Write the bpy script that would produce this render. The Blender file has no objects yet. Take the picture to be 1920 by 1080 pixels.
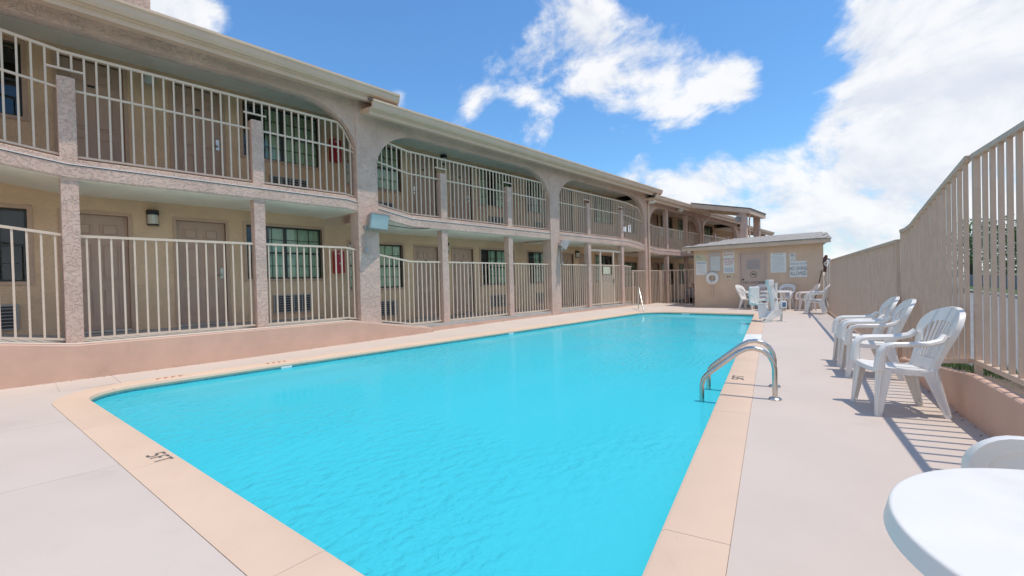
import bpy, bmesh, math, random
from mathutils import Vector, Matrix
random.seed(7)
S = bpy.context.scene
COL = S.collection
R = math.radians

# ------------------------------------------------------------------ camera
CAM_H = 1.28
YAW, PITCH, ROLL, FPX = R(42.09), R(0.71), R(1.46), 850.0
cd = bpy.data.cameras.new('camera'); cam = bpy.data.objects.new('camera', cd); COL.objects.link(cam)
cd.sensor_width = 36.0; cd.lens = FPX / 1920 * 36.0; cd.clip_start = 0.05; cd.clip_end = 3000
_r0 = Vector((math.cos(YAW), math.sin(YAW), 0)); _f0 = Vector((-math.sin(YAW), math.cos(YAW), 0)); _u0 = Vector((0, 0, 1))
_f = _f0 * math.cos(PITCH) - _u0 * math.sin(PITCH); _u1 = _f0 * math.sin(PITCH) + _u0 * math.cos(PITCH)
_r = _r0 * math.cos(ROLL) - _u1 * math.sin(ROLL); _u = _r0 * math.sin(ROLL) + _u1 * math.cos(ROLL)
cam.matrix_world = Matrix(((_r.x, _u.x, -_f.x, 0), (_r.y, _u.y, -_f.y, 0), (_r.z, _u.z, -_f.z, CAM_H), (0, 0, 0, 1)))
S.camera = cam

# ------------------------------------------------------------------ light and exposure
SUN_EL, SUN_AZ = R(73.5), math.atan2(0.95, 0.31)          # azimuth measured from +Y towards +X
SUN_DIR = Vector((math.cos(SUN_EL) * math.sin(SUN_AZ), math.cos(SUN_EL) * math.cos(SUN_AZ), math.sin(SUN_EL)))
S.view_settings.view_transform = 'Standard'; S.view_settings.look = 'None'
S.view_settings.exposure = 0.60; S.view_settings.gamma = 1.0
sl = bpy.data.lights.new('sun', 'SUN'); sl.energy = 2.0; sl.angle = R(0.5); sl.color = (1.0, 0.93, 0.83)
so = bpy.data.objects.new('sun', sl); COL.objects.link(so); so.location = (20, 10, 60)
so.rotation_euler = (-SUN_DIR).to_track_quat('-Z', 'Y').to_euler()
S.cycles.max_bounces = 10; S.cycles.diffuse_bounces = 5; S.cycles.glossy_bounces = 4
S.cycles.transparent_max_bounces = 12; S.cycles.use_denoising = True
S.cycles.sample_clamp_indirect = 6.0

W = bpy.data.worlds.new('World'); S.world = W; W.use_nodes = True
nt = W.node_tree; nt.nodes.clear()
class NB:
    """small node-building helper"""
    def __init__(s, t): s.t = t
    def n(s, typ, ins=None, **kw):
        nd = s.t.nodes.new(typ)
        for k, v in kw.items(): setattr(nd, k, v)
        for k, v in (ins or {}).items():
            sk = nd.inputs[k]
            if isinstance(v, bpy.types.NodeSocket): s.t.links.new(v, sk)
            elif isinstance(v, bpy.types.Node): s.t.links.new(v.outputs[0], sk)
            else: sk.default_value = v
        return nd
    def math(s, op, a, b=0.0, c=0.0, clamp=False):
        return s.n('ShaderNodeMath', {0: a, 1: b, 2: c}, operation=op, use_clamp=clamp)
    def vm(s, op, a, b=(0, 0, 0)):
        return s.n('ShaderNodeVectorMath', {0: a, 1: b}, operation=op)
    def rng(s, v, a, b, c=0.0, d=1.0, smooth=True):
        return s.n('ShaderNodeMapRange', {0: v, 1: a, 2: b, 3: c, 4: d}, interpolation_type='SMOOTHSTEP' if smooth else 'LINEAR')
    def mix(s, f, a, b, blend='MIX'):
        nd = s.n('ShaderNodeMix', data_type='RGBA', blend_type=blend)
        for i, v in ((0, f), (6, a), (7, b)):
            sk = nd.inputs[i]
            if isinstance(v, bpy.types.NodeSocket): s.t.links.new(v, sk)
            elif isinstance(v, bpy.types.Node): s.t.links.new(v.outputs[0], sk)
            else: sk.default_value = v if i == 0 else (tuple(v) + (1,))[:4]
        return nd.outputs[2]
    def noise(s, vec, scale, detail=4, rough=0.5, dist=0.0):
        nd = s.n('ShaderNodeTexNoise', {'Scale': scale, 'Detail': detail, 'Roughness': rough, 'Distortion': dist})
        s.t.links.new(vec if isinstance(vec, bpy.types.NodeSocket) else vec.outputs[0], nd.inputs['Vector'])
        return nd.outputs[0]
b = NB(nt)
sky = b.n('ShaderNodeTexSky', sky_type='NISHITA', sun_disc=False, sun_elevation=SUN_EL, sun_rotation=SUN_AZ,
          altitude=200.0, air_density=1.25, dust_density=0.4, ozone_density=2.2)
tc = b.n('ShaderNodeTexCoord'); dirv = tc.outputs['Generated']
# cumulus: fractal noise on the view direction, gathered into banks
flat = b.vm('MULTIPLY', dirv, (1.0, 1.0, 1.55))
n1 = b.noise(flat, 4.3, 12, 0.62, 0.35)
n2 = b.noise(b.vm('ADD', flat, (0.015, 0.006, 0.055)), 4.3, 5, 0.55, 0.35)
n3 = b.noise(flat, 11.0, 6, 0.6, 0.1)
banks = [((0.098, 0.939, 0.329), 0.31, 0.34), ((0.046, 0.973, 0.225), 0.24, 0.28), ((-0.028, 0.97, 0.243), 0.15, 0.22), ((-0.051, 0.995, 0.083), 0.24, 0.32),
         ((-0.215, 0.968, 0.129), 0.20, 0.30), ((0.06, 0.99, 0.13), 0.22, 0.22), ((-0.31, 0.934, 0.18), 0.12, 0.14), ((-0.452, 0.874, 0.177), 0.15, 0.28), ((-0.558, 0.796, 0.234), 0.09, 0.20),
         ((-0.473, 0.773, 0.422), 0.20, 0.23), ((-0.345, 0.849, 0.40), 0.17, 0.20), ((-0.29, 0.885, 0.37), 0.10, 0.14), ((-0.596, 0.677, 0.432), 0.11, 0.20), ((-0.232, 0.907, 0.352), 0.08, 0.20),
         ((-0.865, 0.201, 0.459), 0.11, 0.28), ((-0.67, 0.643, 0.372), 0.05, 0.17), ((-0.765, 0.527, 0.37), 0.045, 0.18), ((-0.785, 0.42, 0.46), 0.16, -0.14), ((-0.15, 0.914, 0.378), 0.10, -0.10), ((-0.239, 0.931, 0.277), 0.08, -0.08)]
acc = None
for c, rad, amp in banks:
    d = b.n('ShaderNodeVectorMath', {0: dirv, 1: c}, operation='DISTANCE').outputs['Value']
    m = b.rng(d, 0.0, rad, amp, 0.0)
    acc = m if acc is None else b.math('ADD', acc, m)
# unseen broken cumulus added over the rest of the sky for neutral ambient light
low = b.rng(b.noise(flat, 1.1, 2, 0.5), 0.40, 0.62, 0.0, 0.22)
away = b.rng(b.n('ShaderNodeVectorMath', {0: dirv, 1: (-0.45, 0.84, 0.30)}, operation='DISTANCE').outputs['Value'], 0.62, 0.95)
band = b.rng(b.n('ShaderNodeSeparateXYZ', {0: dirv}).outputs[2], 0.08, 0.30, 0.19, 0.0)      # haze and cloud thicken towards the horizon all round
acc = b.math('ADD', acc, band)
acc = b.math('ADD', b.math('MINIMUM', acc, 0.26), b.math('MULTIPLY', low, away))
den = b.math('ADD', b.math('ADD', n1, acc), b.math('MULTIPLY', b.math('SUBTRACT', n3, 0.5), 0.27))
alpha = b.rng(den, 0.565, 0.755)
lit = b.rng(b.math('SUBTRACT', n2, n1), -0.10, 0.13, 1.0, 0.0)
thick = b.rng(den, 0.66, 0.95)
ccol = b.mix(b.math('MULTIPLY', lit, 0.8), (0.68, 0.72, 0.80), (0.97, 0.96, 0.945))
ccol = b.mix(b.math('MULTIPLY', thick, 0.5), ccol, (0.86, 0.86, 0.875))
skyt = b.mix(1.0, sky.outputs[0], (0.50, 0.78, 1.0), 'MULTIPLY')
bg1 = b.n('ShaderNodeBackground', {0: skyt, 1: 0.120})
bg2 = b.n('ShaderNodeBackground', {0: ccol, 1: 0.73})
mixw = b.n('ShaderNodeMixShader', {0: b.math('MULTIPLY', alpha, 0.95)})
nt.links.new(bg1.outputs[0], mixw.inputs[1]); nt.links.new(bg2.outputs[0], mixw.inputs[2])
nt.links.new(mixw.outputs[0], b.n('ShaderNodeOutputWorld').inputs[0])

# ------------------------------------------------------------------ materials
MATS = {}
def mat(name, col, rough=0.6, metal=0.0, var=0.0, vscale=3.0, bump=0.0, bscale=60.0, bdist=0.01, spec=0.5, coarse=0.0, cscale=14.0,
        stain=None, sscale=1.5, samt=0.0, coat=0.0, streak=0.0, speck=0.0):
    m = bpy.data.materials.new(name); m.use_nodes = True; t = m.node_tree; t.nodes.clear(); b = NB(t)
    out = b.n('ShaderNodeOutputMaterial'); p = b.n('ShaderNodeBsdfPrincipled')
    p.inputs['Roughness'].default_value = rough; p.inputs['Metallic'].default_value = metal
    p.inputs['Specular IOR Level'].default_value = spec; p.inputs['Coat Weight'].default_value = coat
    pos = b.n('ShaderNodeNewGeometry').outputs['Position']
    c = None
    if var > 0 or samt > 0 or streak > 0:
        nz = b.noise(pos, vscale, 6, 0.62)
        f = b.rng(nz, 0.3, 0.7)
        lo = tuple(x * (1 - var) for x in col); hi = tuple(min(1, x * (1 + var * 0.7)) for x in col)
        c = b.mix(f, lo, hi)
        if samt > 0:
            ns = b.noise(pos, sscale, 8, 0.68, 0.4)
            c = b.mix(b.math('MULTIPLY', b.rng(ns, 0.56, 0.78), samt), c, stain)
        if speck > 0:
            sp = b.noise(pos, 34.0, 3, 0.7); big = b.rng(b.noise(pos, 1.3, 3, 0.6), 0.45, 0.65)
            c = b.mix(b.math('MULTIPLY', b.math('MULTIPLY', b.rng(sp, 0.66, 0.74), big), speck), c, tuple(x * 0.45 for x in col))
        if streak > 0:
            sv = b.vm('MULTIPLY', pos, (5.0, 5.0, 0.35))
            st = b.noise(sv, 1.6, 5, 0.6)
            c = b.mix(b.math('MULTIPLY', b.rng(st, 0.55, 0.8), streak), c, stain or (0.12, 0.1, 0.08))
        t.links.new(c, p.inputs['Base Color'])
        rn = b.rng(nz, 0.3, 0.7, max(0.02, rough - 0.08), min(1, rough + 0.08)); t.links.new(rn.outputs[0], p.inputs['Roughness'])
    else:
        p.inputs['Base Color'].default_value = tuple(col) + (1,)
    if bump > 0:
        h = b.noise(pos, bscale, 5, 0.6)
        if coarse > 0:
            vo = b.noise(pos, cscale, 4, 0.5, 1.2)
            vo = b.rng(vo, 0.46, 0.56)
            h = b.math('ADD', b.math('MULTIPLY', h, 0.3), b.math('MULTIPLY', vo, coarse))
        bp = b.n('ShaderNodeBump', {'Strength': bump, 'Distance': bdist, 'Height': h})
        t.links.new(bp.outputs[0], p.inputs['Normal'])
    t.links.new(p.outputs[0], out.inputs[0]); MATS[name] = m
    return m
mat('stucco_wall', (0.75, 0.525, 0.34), 0.9, var=0.10, vscale=1.2, bump=0.45, bscale=36, bdist=0.016, coarse=0.8, cscale=16, stain=(0.50, 0.37, 0.24), samt=0.25, sscale=0.9, spec=0.2)
mat('stucco_front', (0.66, 0.465, 0.375), 0.92, var=0.10, vscale=1.5, bump=0.75, bscale=40, bdist=0.016, coarse=1.0, cscale=12, stain=(0.45, 0.33, 0.26), samt=0.3, sscale=0.8, spec=0.2)
mat('ceiling_paint', (0.87, 0.8, 0.66), 0.85, var=0.05, vscale=2, bump=0.3, bscale=50, spec=0.2)
mat('kerb_paint', (0.65, 0.42, 0.31), 0.75, var=0.08, vscale=1.4, bump=0.25, bscale=30, stain=(0.40, 0.26, 0.19), samt=0.4, sscale=1.6, spec=0.3, speck=0.5)
mat('kerb_lit_top', (0.72, 0.57, 0.47), 0.75, var=0.06, vscale=3, bump=0.2, bscale=30)  # kerb colour lightened to stand in for sun on the upper face
mat('walk_concrete', (0.46, 0.43, 0.39), 0.85, var=0.15, vscale=2.5, bump=0.25, bscale=50, stain=(0.16, 0.15, 0.14), samt=0.5)
mat('rail_paint', (0.71, 0.555, 0.425), 0.45, var=0.05, vscale=6, bump=0.05, bscale=60)
mat('fence_paint', (0.64, 0.46, 0.335), 0.5, var=0.08, vscale=5, bump=0.08, bscale=50, stain=(0.25, 0.15, 0.09), samt=0.3, sscale=5)
mat('fascia_paint', (0.68, 0.49, 0.355), 0.6, var=0.06, vscale=2, bump=0.08, bscale=20, stain=(0.33, 0.25, 0.18), samt=0.35, sscale=1.2, streak=0.2)
mat('door_paint', (0.54, 0.365, 0.27), 0.5, var=0.05, vscale=3, bump=0.05, bscale=40)
mat('trim_paint', (0.55, 0.37, 0.26), 0.6, var=0.08, vscale=4, bump=0.1, bscale=50)
mat('dark_frame', (0.035, 0.04, 0.035), 0.4)
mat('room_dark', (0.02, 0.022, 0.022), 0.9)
mat('curtain', (0.74, 0.8, 0.62), 0.9, var=0.08, vscale=8)
mat('blind', (0.62, 0.68, 0.74), 0.8, var=0.05, vscale=3)
mat('chrome', (0.60, 0.57, 0.52), 0.24, metal=1.0, var=0.05, vscale=9)
mat('steel', (0.55, 0.55, 0.55), 0.35, metal=1.0, var=0.06, vscale=9)
mat('white_plastic', (0.82, 0.78, 0.72), 0.38, var=0.025, vscale=6, stain=(0.62, 0.62, 0.60), samt=0.25, sscale=7, spec=0.5)
mat('ivory_plastic', (0.76, 0.66, 0.6), 0.4, var=0.03, vscale=6)
mat('lift_plastic', (0.8, 0.785, 0.73), 0.4, var=0.03, vscale=5)
mat('lift_blue', (0.08, 0.17, 0.30), 0.4)
mat('red_paint', (0.42, 0.02, 0.035), 0.4, var=0.05)
mat('black_metal', (0.02, 0.02, 0.02), 0.45)
mat('lamp_glass', (0.62, 0.60, 0.53), 0.3)
mat('flood_glass', (0.5, 0.57, 0.55), 0.15, var=0.05, vscale=8)
mat('flood_case', (0.40, 0.38, 0.36), 0.5, metal=0.3, var=0.08, vscale=8)
mat('ac_grille', (0.36, 0.35, 0.33), 0.5, var=0.05)
mat('ac_dark', (0.05, 0.05, 0.05), 0.7)
mat('deck_paint', (0.625, 0.52, 0.44), 0.78, var=0.035, vscale=0.8, bump=0.22, bscale=110, bdist=0.004, stain=(0.47, 0.39, 0.345), samt=0.42, sscale=1.4, spec=0.3, speck=0.7)
mat('deck_joint', (0.13, 0.11, 0.10), 0.9)
mat('coping_joint', (0.42, 0.31, 0.24), 0.9)
mat('coping_paint', (0.72, 0.52, 0.375), 0.7, var=0.035, vscale=1.1, bump=0.18, bscale=90, bdist=0.004, stain=(0.60, 0.39, 0.28), samt=0.45, sscale=1.8, spec=0.3, speck=0.5)
mat('coping_white', (0.8, 0.79, 0.75), 0.7, var=0.05, vscale=5, bump=0.2, bscale=90, bdist=0.004, stain=(0.68, 0.56, 0.46), samt=0.5, sscale=6)
mat('pool_plaster', (0.62, 0.88, 0.92), 0.7, var=0.05, vscale=1.6)
mat('shade_and_drain', (0.10, 0.36, 0.40), 0.3, var=0.25, vscale=12)  # dark green for the painted shade below the coping, also for the drain
mat('tile_white', (0.75, 0.76, 0.74), 0.3)
mat('marker_ink', (0.15, 0.13, 0.12), 0.8, var=0.3, vscale=30)
mat('red_ink', (0.45, 0.07, 0.07), 0.8, var=0.2, vscale=30)
mat('blue_ink', (0.14, 0.22, 0.36), 0.8)
mat('grey_ink', (0.30, 0.35, 0.36), 0.8)
mat('sign_white', (0.78, 0.77, 0.72), 0.5, var=0.05, vscale=5, stain=(0.55, 0.52, 0.42), samt=0.3, sscale=6)
mat('sign_cream', (0.62, 0.58, 0.42), 0.5, var=0.06, vscale=6)
mat('sign_mauve', (0.55, 0.47, 0.43), 0.6, var=0.06, vscale=6)
mat('shed_wall', (0.7, 0.51, 0.36), 0.85, var=0.08, vscale=1.2, bump=0.35, bscale=45, bdist=0.012, stain=(0.36, 0.26, 0.18), samt=0.35, sscale=1.5, streak=0.15)
mat('shed_door', (0.58, 0.43, 0.35), 0.55, var=0.04, vscale=3)
mat('shingle', (0.38, 0.345, 0.3), 0.9, var=0.16, vscale=5, bump=0.5, bscale=80, stain=(0.3, 0.29, 0.28), samt=0.5, sscale=4)
mat('roof_shingle', (0.20, 0.18, 0.165), 0.92, var=0.2, vscale=4, bump=0.4, bscale=60)
mat('asphalt', (0.25, 0.245, 0.235), 0.9, var=0.12, vscale=1.5, bump=0.3, bscale=120, stain=(0.11, 0.11, 0.11), samt=0.4, sscale=0.7)
mat('ground_dry', (0.17, 0.155, 0.085), 0.95, var=0.3, vscale=0.4, bump=0.4, bscale=20)
mat('turf', (0.075, 0.13, 0.03), 0.95, var=0.3, vscale=2.0)
mat('grass_blade', (0.11, 0.17, 0.05), 0.8, var=0.35, vscale=3.0)
mat('soil', (0.14, 0.10, 0.07), 0.95, var=0.3, vscale=5)
mat('kerb_concrete', (0.52, 0.51, 0.48), 0.85, var=0.1, vscale=3)
mat('wall_grey', (0.20, 0.215, 0.24), 0.85, var=0.12, vscale=1)
mat('bark', (0.10, 0.075, 0.055), 0.95, var=0.3, vscale=6, bump=0.6, bscale=25)
mat('leaf', (0.1, 0.17, 0.05), 0.65, var=0.55, vscale=0.9)
mat('leaf_light', (0.14, 0.22, 0.07), 0.65, var=0.5, vscale=1.1)
mat('car_white', (0.72, 0.72, 0.71), 0.25, coat=0.6)
mat('car_silver', (0.48, 0.50, 0.54), 0.3, metal=0.4, coat=0.6)
mat('car_glass', (0.02, 0.025, 0.03), 0.06)
mat('tyre', (0.02, 0.02, 0.02), 0.85)
mat('tail_red', (0.35, 0.01, 0.01), 0.25)
mat('wood_pole', (0.075, 0.05, 0.035), 0.7, var=0.2, vscale=8)
mat('rope', (0.62, 0.52, 0.44), 0.9)
mat('rust_brown', (0.12, 0.055, 0.04), 0.8, var=0.35, vscale=20)

def water_material():
    m = bpy.data.materials.new('water'); m.use_nodes = True; t = m.node_tree; t.nodes.clear(); b = NB(t)
    pos = b.n('ShaderNodeNewGeometry').outputs['Position']
    w1 = b.noise(b.vm('MULTIPLY', pos, (1.0, 0.6, 1.0)), 13.0, 2, 0.45, 0.1)
    w2 = b.noise(pos, 24.0, 2, 0.5, 0.4)
    amp = b.rng(b.noise(pos, 0.34, 2, 0.5), 0.42, 0.60, 0.10, 1.0)
    h = b.math('MULTIPLY', b.math('ADD', w1, b.math('MULTIPLY', w2, 0.30)), amp)
    bp = b.n('ShaderNodeBump', {'Strength': 1.0, 'Distance': 0.012, 'Height': h})
    bd = b.n('ShaderNodeBump', {'Strength': 1.0, 'Distance': 0.040, 'Height': h})
    fr = b.n('ShaderNodeFresnel', {'IOR': 1.05, 'Normal': bp.outputs[0]})
    tint = (0.52, 0.94, 0.985, 1)
    tr = b.n('ShaderNodeBsdfTransparent', {0: tint})
    # fine bubbles and haze in the water scatter some light back before it reaches the plaster
    df = b.n('ShaderNodeBsdfDiffuse', {0: (0.062, 0.595, 0.68, 1), 'Normal': bd.outputs[0]})
    mx = b.n('ShaderNodeMixShader', {0: 0.80}); t.links.new(tr.outputs[0], mx.inputs[1]); t.links.new(df.outputs[0], mx.inputs[2])
    gl = b.n('ShaderNodeBsdfGlossy', {0: (1, 1, 1, 1), 1: 0.06, 'Normal': bp.outputs[0]})
    m2 = b.n('ShaderNodeMixShader', {0: fr.outputs[0]}); t.links.new(mx.outputs[0], m2.inputs[1]); t.links.new(gl.outputs[0], m2.inputs[2])
    t.links.new(m2.outputs[0], b.n('ShaderNodeOutputMaterial').inputs[0]); MATS['water'] = m
water_material()
def glass_material():
    m = bpy.data.materials.new('window_glass'); m.use_nodes = True; t = m.node_tree; t.nodes.clear(); b = NB(t)
    fr = b.n('ShaderNodeFresnel', {'IOR': 1.6})
    tr = b.n('ShaderNodeBsdfTransparent', {0: (0.86, 0.93, 0.88, 1)})
    gl = b.n('ShaderNodeBsdfGlossy', {0: (0.9, 0.95, 1, 1), 1: 0.015})
    m2 = b.n('ShaderNodeMixShader', {0: fr.outputs[0]}); t.links.new(tr.outputs[0], m2.inputs[1]); t.links.new(gl.outputs[0], m2.inputs[2])
    t.links.new(m2.outputs[0], b.n('ShaderNodeOutputMaterial').inputs[0]); MATS['window_glass'] = m
glass_material()

# ------------------------------------------------------------------ mesh helpers
class MB:
    def __init__(s): s.v = []; s.f = []
    def quad(s, *p):
        i = len(s.v); s.v += [tuple(q) for q in p]; s.f.append(tuple(range(i, i + len(p)))); return s
    def box(s, x0, y0, z0, x1, y1, z1):
        x0, x1 = min(x0, x1), max(x0, x1); y0, y1 = min(y0, y1), max(y0, y1); z0, z1 = min(z0, z1), max(z0, z1)
        i = len(s.v)
        s.v += [(x0, y0, z0), (x1, y0, z0), (x1, y1, z0), (x0, y1, z0), (x0, y0, z1), (x1, y0, z1), (x1, y1, z1), (x0, y1, z1)]
        s.f += [(i, i + 3, i + 2, i + 1), (i + 4, i + 5, i + 6, i + 7), (i, i + 1, i + 5, i + 4), (i + 1, i + 2, i + 6, i + 5), (i + 2, i + 3, i + 7, i + 6), (i + 3, i, i + 4, i + 7)]
        return s
    def rings(s, rings, cap=True, closed=True):
        n = len(rings[0]); i = len(s.v)
        for r in rings: s.v += [tuple(p) for p in r]
        for k in range(len(rings) - 1):
            for j in range(n if closed else n - 1):
                a = i + k * n + j; c = i + k * n + (j + 1) % n
                s.f.append((a, c, c + n, a + n))
        if cap:
            s.f.append(tuple(i + j for j in reversed(range(n)))); s.f.append(tuple(i + (len(rings) - 1) * n + j for j in range(n)))
        return s
    def tube(s, pts, r, n=8, cap=True):
        pts = [Vector(p) for p in pts]; rr = []; prev = None
        for k, p in enumerate(pts):
            d = (pts[min(k + 1, len(pts) - 1)] - pts[max(k - 1, 0)]).normalized()
            if prev is None:
                a = Vector((0, 0, 1)) if abs(d.z) < 0.9 else Vector((1, 0, 0)); u = d.cross(a).normalized()
            else: u = (prev - d * prev.dot(d)).normalized()
            prev = u; w = d.cross(u); rad = r[k] if isinstance(r, (list, tuple)) else r
            rr.append([p + (u * math.cos(2 * math.pi * j / n) + w * math.sin(2 * math.pi * j / n)) * rad for j in range(n)])
        return s.rings(rr, cap)
    def bar(s, p, q, w, t, side=None):
        return s.sweep([p, q], [(w, t), (w, t)], side=side, rnd=False)
    def sweep(s, pts, wt, side=None, rnd=True):
        """rectangular section swept along pts; w along 'side', t across"""
        pts = [Vector(p) for p in pts]; rr = []
        for k, p in enumerate(pts):
            d = (pts[min(k + 1, len(pts) - 1)] - pts[max(k - 1, 0)]).normalized()
            sd = Vector(side[k] if isinstance(side, list) else side) if side is not None else (Vector((0, 0, 1)).cross(d) if abs(d.z) < 0.95 else Vector((1, 0, 0)))
            sd = (sd - d * sd.dot(d)).normalized(); up = d.cross(sd); w, t = wt[k]; w /= 2; t /= 2
            if rnd:
                c = 0.45
                q = [(w, -t * c), (w, t * c), (w - t * (1 - c), t), (-w + t * (1 - c), t), (-w, t * c), (-w, -t * c), (-w + t * (1 - c), -t), (w - t * (1 - c), -t)]
            else: q = [(w, -t), (w, t), (-w, t), (-w, -t)]
            rr.append([p + sd * a + up * e for a, e in q])
        return s.rings(rr)
    def ribbon(s, prof, ys, zo=None):
        """profile of (x,z) swept along y; zo(y) lifts it"""
        return s.rings([[(x, y, z + (zo(y) if zo else 0)) for x, z in prof] for y in ys])
    def lathe(s, prof, n=20, c=(0, 0, 0), cap=True):
        return s.rings([[(c[0] + r * math.cos(2 * math.pi * j / n), c[1] + r * math.sin(2 * math.pi * j / n), c[2] + z) for j in range(n)] for r, z in prof], cap)
    def disc(s, c, r, nrm, t=0.01, n=20):
        c = Vector(c); d = Vector(nrm).normalized(); return s.tube([c - d * t / 2, c + d * t / 2], r, n)
    def xf(s, M):
        s.v = [tuple(M @ Vector(p)) for p in s.v]; return s
    def mesh(s, name, m, smooth=False, bevel=0.0):
        me = bpy.data.meshes.new(name); me.from_pydata(s.v, [], s.f)
        bm = bmesh.new(); bm.from_mesh(me)
        bmesh.ops.recalc_face_normals(bm, faces=bm.faces)
        if bevel > 0:
            es = [e for e in bm.edges if len(e.link_faces) == 2 and e.calc_face_angle(0) > 0.6]
            bmesh.ops.bevel(bm, geom=es, offset=bevel, segments=2, affect='EDGES', profile=0.6)
        bm.to_mesh(me); bm.free()
        if smooth:
            me.polygons.foreach_set('use_smooth', [True] * len(me.polygons))
            if smooth != 'all': me.set_sharp_from_angle(angle=R(40))
        me.materials.append(MATS[m]); return me
    def build(s, name, m, parent=None, smooth=False, bevel=0.0):
        return link(name, s.mesh(name, m, smooth, bevel), parent)
def link(name, me, parent=None, loc=None):
    o = bpy.data.objects.new(name, me); COL.objects.link(o)
    if parent is not None: o.parent = parent
    if loc is not None: o.location = loc
    return o
def empty(name, loc=(0, 0, 0), rz=0.0):
    o = bpy.data.objects.new(name, None); COL.objects.link(o); o.location = loc; o.rotation_euler = (0, 0, rz); o.empty_display_size = 0.2; return o
def tag(o, label=None, cat=None, group=None, kind=None):
    if label: o['label'] = label
    if cat: o['category'] = cat
    if group: o['group'] = group
    if kind: o['kind'] = kind
    return o
def copy_tree(o, parent=None):
    c = o.copy(); COL.objects.link(c); c.parent = parent
    for ch in list(o.children): copy_tree(ch, c)
    return c
def lettering(body, size, m, parent, loc, rot, name='lettering', align='CENTER', ext=0.001, xscale=1.0):
    cu = bpy.data.curves.new(name, 'FONT'); cu.body = body; cu.size = size; cu.align_x = align; cu.align_y = 'CENTER'; cu.extrude = ext
    cu.materials.append(MATS[m]); o = bpy.data.objects.new(name, cu); COL.objects.link(o)
    dg = bpy.context.evaluated_depsgraph_get(); me = bpy.data.meshes.new_from_object(o.evaluated_get(dg)); COL.objects.unlink(o); bpy.data.objects.remove(o)
    o = bpy.data.objects.new(name, me); COL.objects.link(o)
    o.parent = parent; o.location = loc; o.rotation_euler = rot; o.scale = (xscale, 1, 1); return o

# ------------------------------------------------------------------ levels along the building
def zoff(y):
    pts = [(-1.4, 0.28), (0.62, 0.0), (5.05, 0.0), (6.75, -0.28), (18.0, -0.28), (20.95, -0.56), (32.6, -0.56), (34.6, -0.84)]
    if y <= pts[0][0]: return pts[0][1]
    for (a, za), (c, zc) in zip(pts, pts[1:]):
        if y <= c: return za + (zc - za) * (y - a) / (c - a)
    return pts[-1][1]
BREAKS = [-3.2, -1.4, 0.62, 5.05, 6.75, 18.0, 20.95, 32.6, 34.6, 42.0]
def ysplit(y0, y1): return [y0] + [y for y in BREAKS if y0 + 0.02 < y < y1 - 0.02] + [y1]
PIERS = [(-1.85, -1.33), (5.29, 5.81), (12.43, 12.95), (19.58, 20.10), (26.66, 27.10), (33.75, 34.2), (40.9, 41.35)]
POSTS = [0.64, 3.26, 7.82, 10.44, 14.95, 17.55, 22.2, 24.8, 29.4, 31.9, 36.5, 39.0]
SECT = [(-3.2, 5.70, 0.0), (5.70, 20.0, -0.28), (20.0, 34.0, -0.56), (34.0, 42.0, -0.84)]
FX = -9.43; WX = -11.0

# ------------------------------------------------------------------ ground, road, deck, pool
N = 900
# leave an opening for the pool pit: ground is built as a frame round the pool enclosure
g = MB()
PX0, PX1, PY0, PY1 = -8.9, 0.3, -0.2, 17.8
for a in ((-N, -N, PX0, N), (PX1, -N, N, N), (PX0, -N, PX1, PY0), (PX0, PY1, PX1, N)):
    g.quad((a[0], a[1], -0.10), (a[2], a[1], -0.10), (a[2], a[3], -0.10), (a[0], a[3], -0.10))
tag(g.build('ground', 'ground_dry'), kind='structure')
def fence_x(y): return 0.46 - 0.2054 * (y - 4.59)

# pool outline (inner coping edge), counter-clockwise seen from above
def arc(cx, cy, r, a0, a1, n):
    return [(cx + r * math.cos(R(a0 + (a1 - a0) * i / n)), cy + r * math.sin(R(a0 + (a1 - a0) * i / n))) for i in range(n + 1)]
def line(p, q, step=0.4):
    d = math.dist(p, q); n = max(1, round(d / step)); return [(p[0] + (q[0] - p[0]) * i / n, p[1] + (q[1] - p[1]) * i / n) for i in range(n + 1)]
A_ = (-7.50, 0.62); B_ = (-0.775, 1.115); C_ = (-4.26, 17.03); D_ = (-7.2, 17.0); E_ = (-8.1, 16.1); F_ = (-8.1, 1.22)
inner = line(A_, B_)[:-1] + line(B_, C_)[:-1] + line(C_, D_)[:-1] + arc(-7.2, 16.1, 0.9, 90, 180, 10)[:-1] + line(E_, F_)[:-1] + arc(-7.5, 1.22, 0.6, 180, 270, 8)[:-1]
def offset(poly, d):
    n = len(poly); out = []
    for i in range(n):
        p0 = Vector(poly[i - 1]); p1 = Vector(poly[i]); p2 = Vector(poly[(i + 1) % n])
        e1 = (p1 - p0).normalized(); e2 = (p2 - p1).normalized()
        n1 = Vector((e1.y, -e1.x)); n2 = Vector((e2.y, -e2.x)); nn = (n1 + n2).normalized()
        k = d / max(0.35, nn.dot(n1)); out.append((p1.x + nn.x * k, p1.y + nn.y * k))
    return out
outer = offset(inner, 0.33); lip = offset(inner, 0.035)
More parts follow.
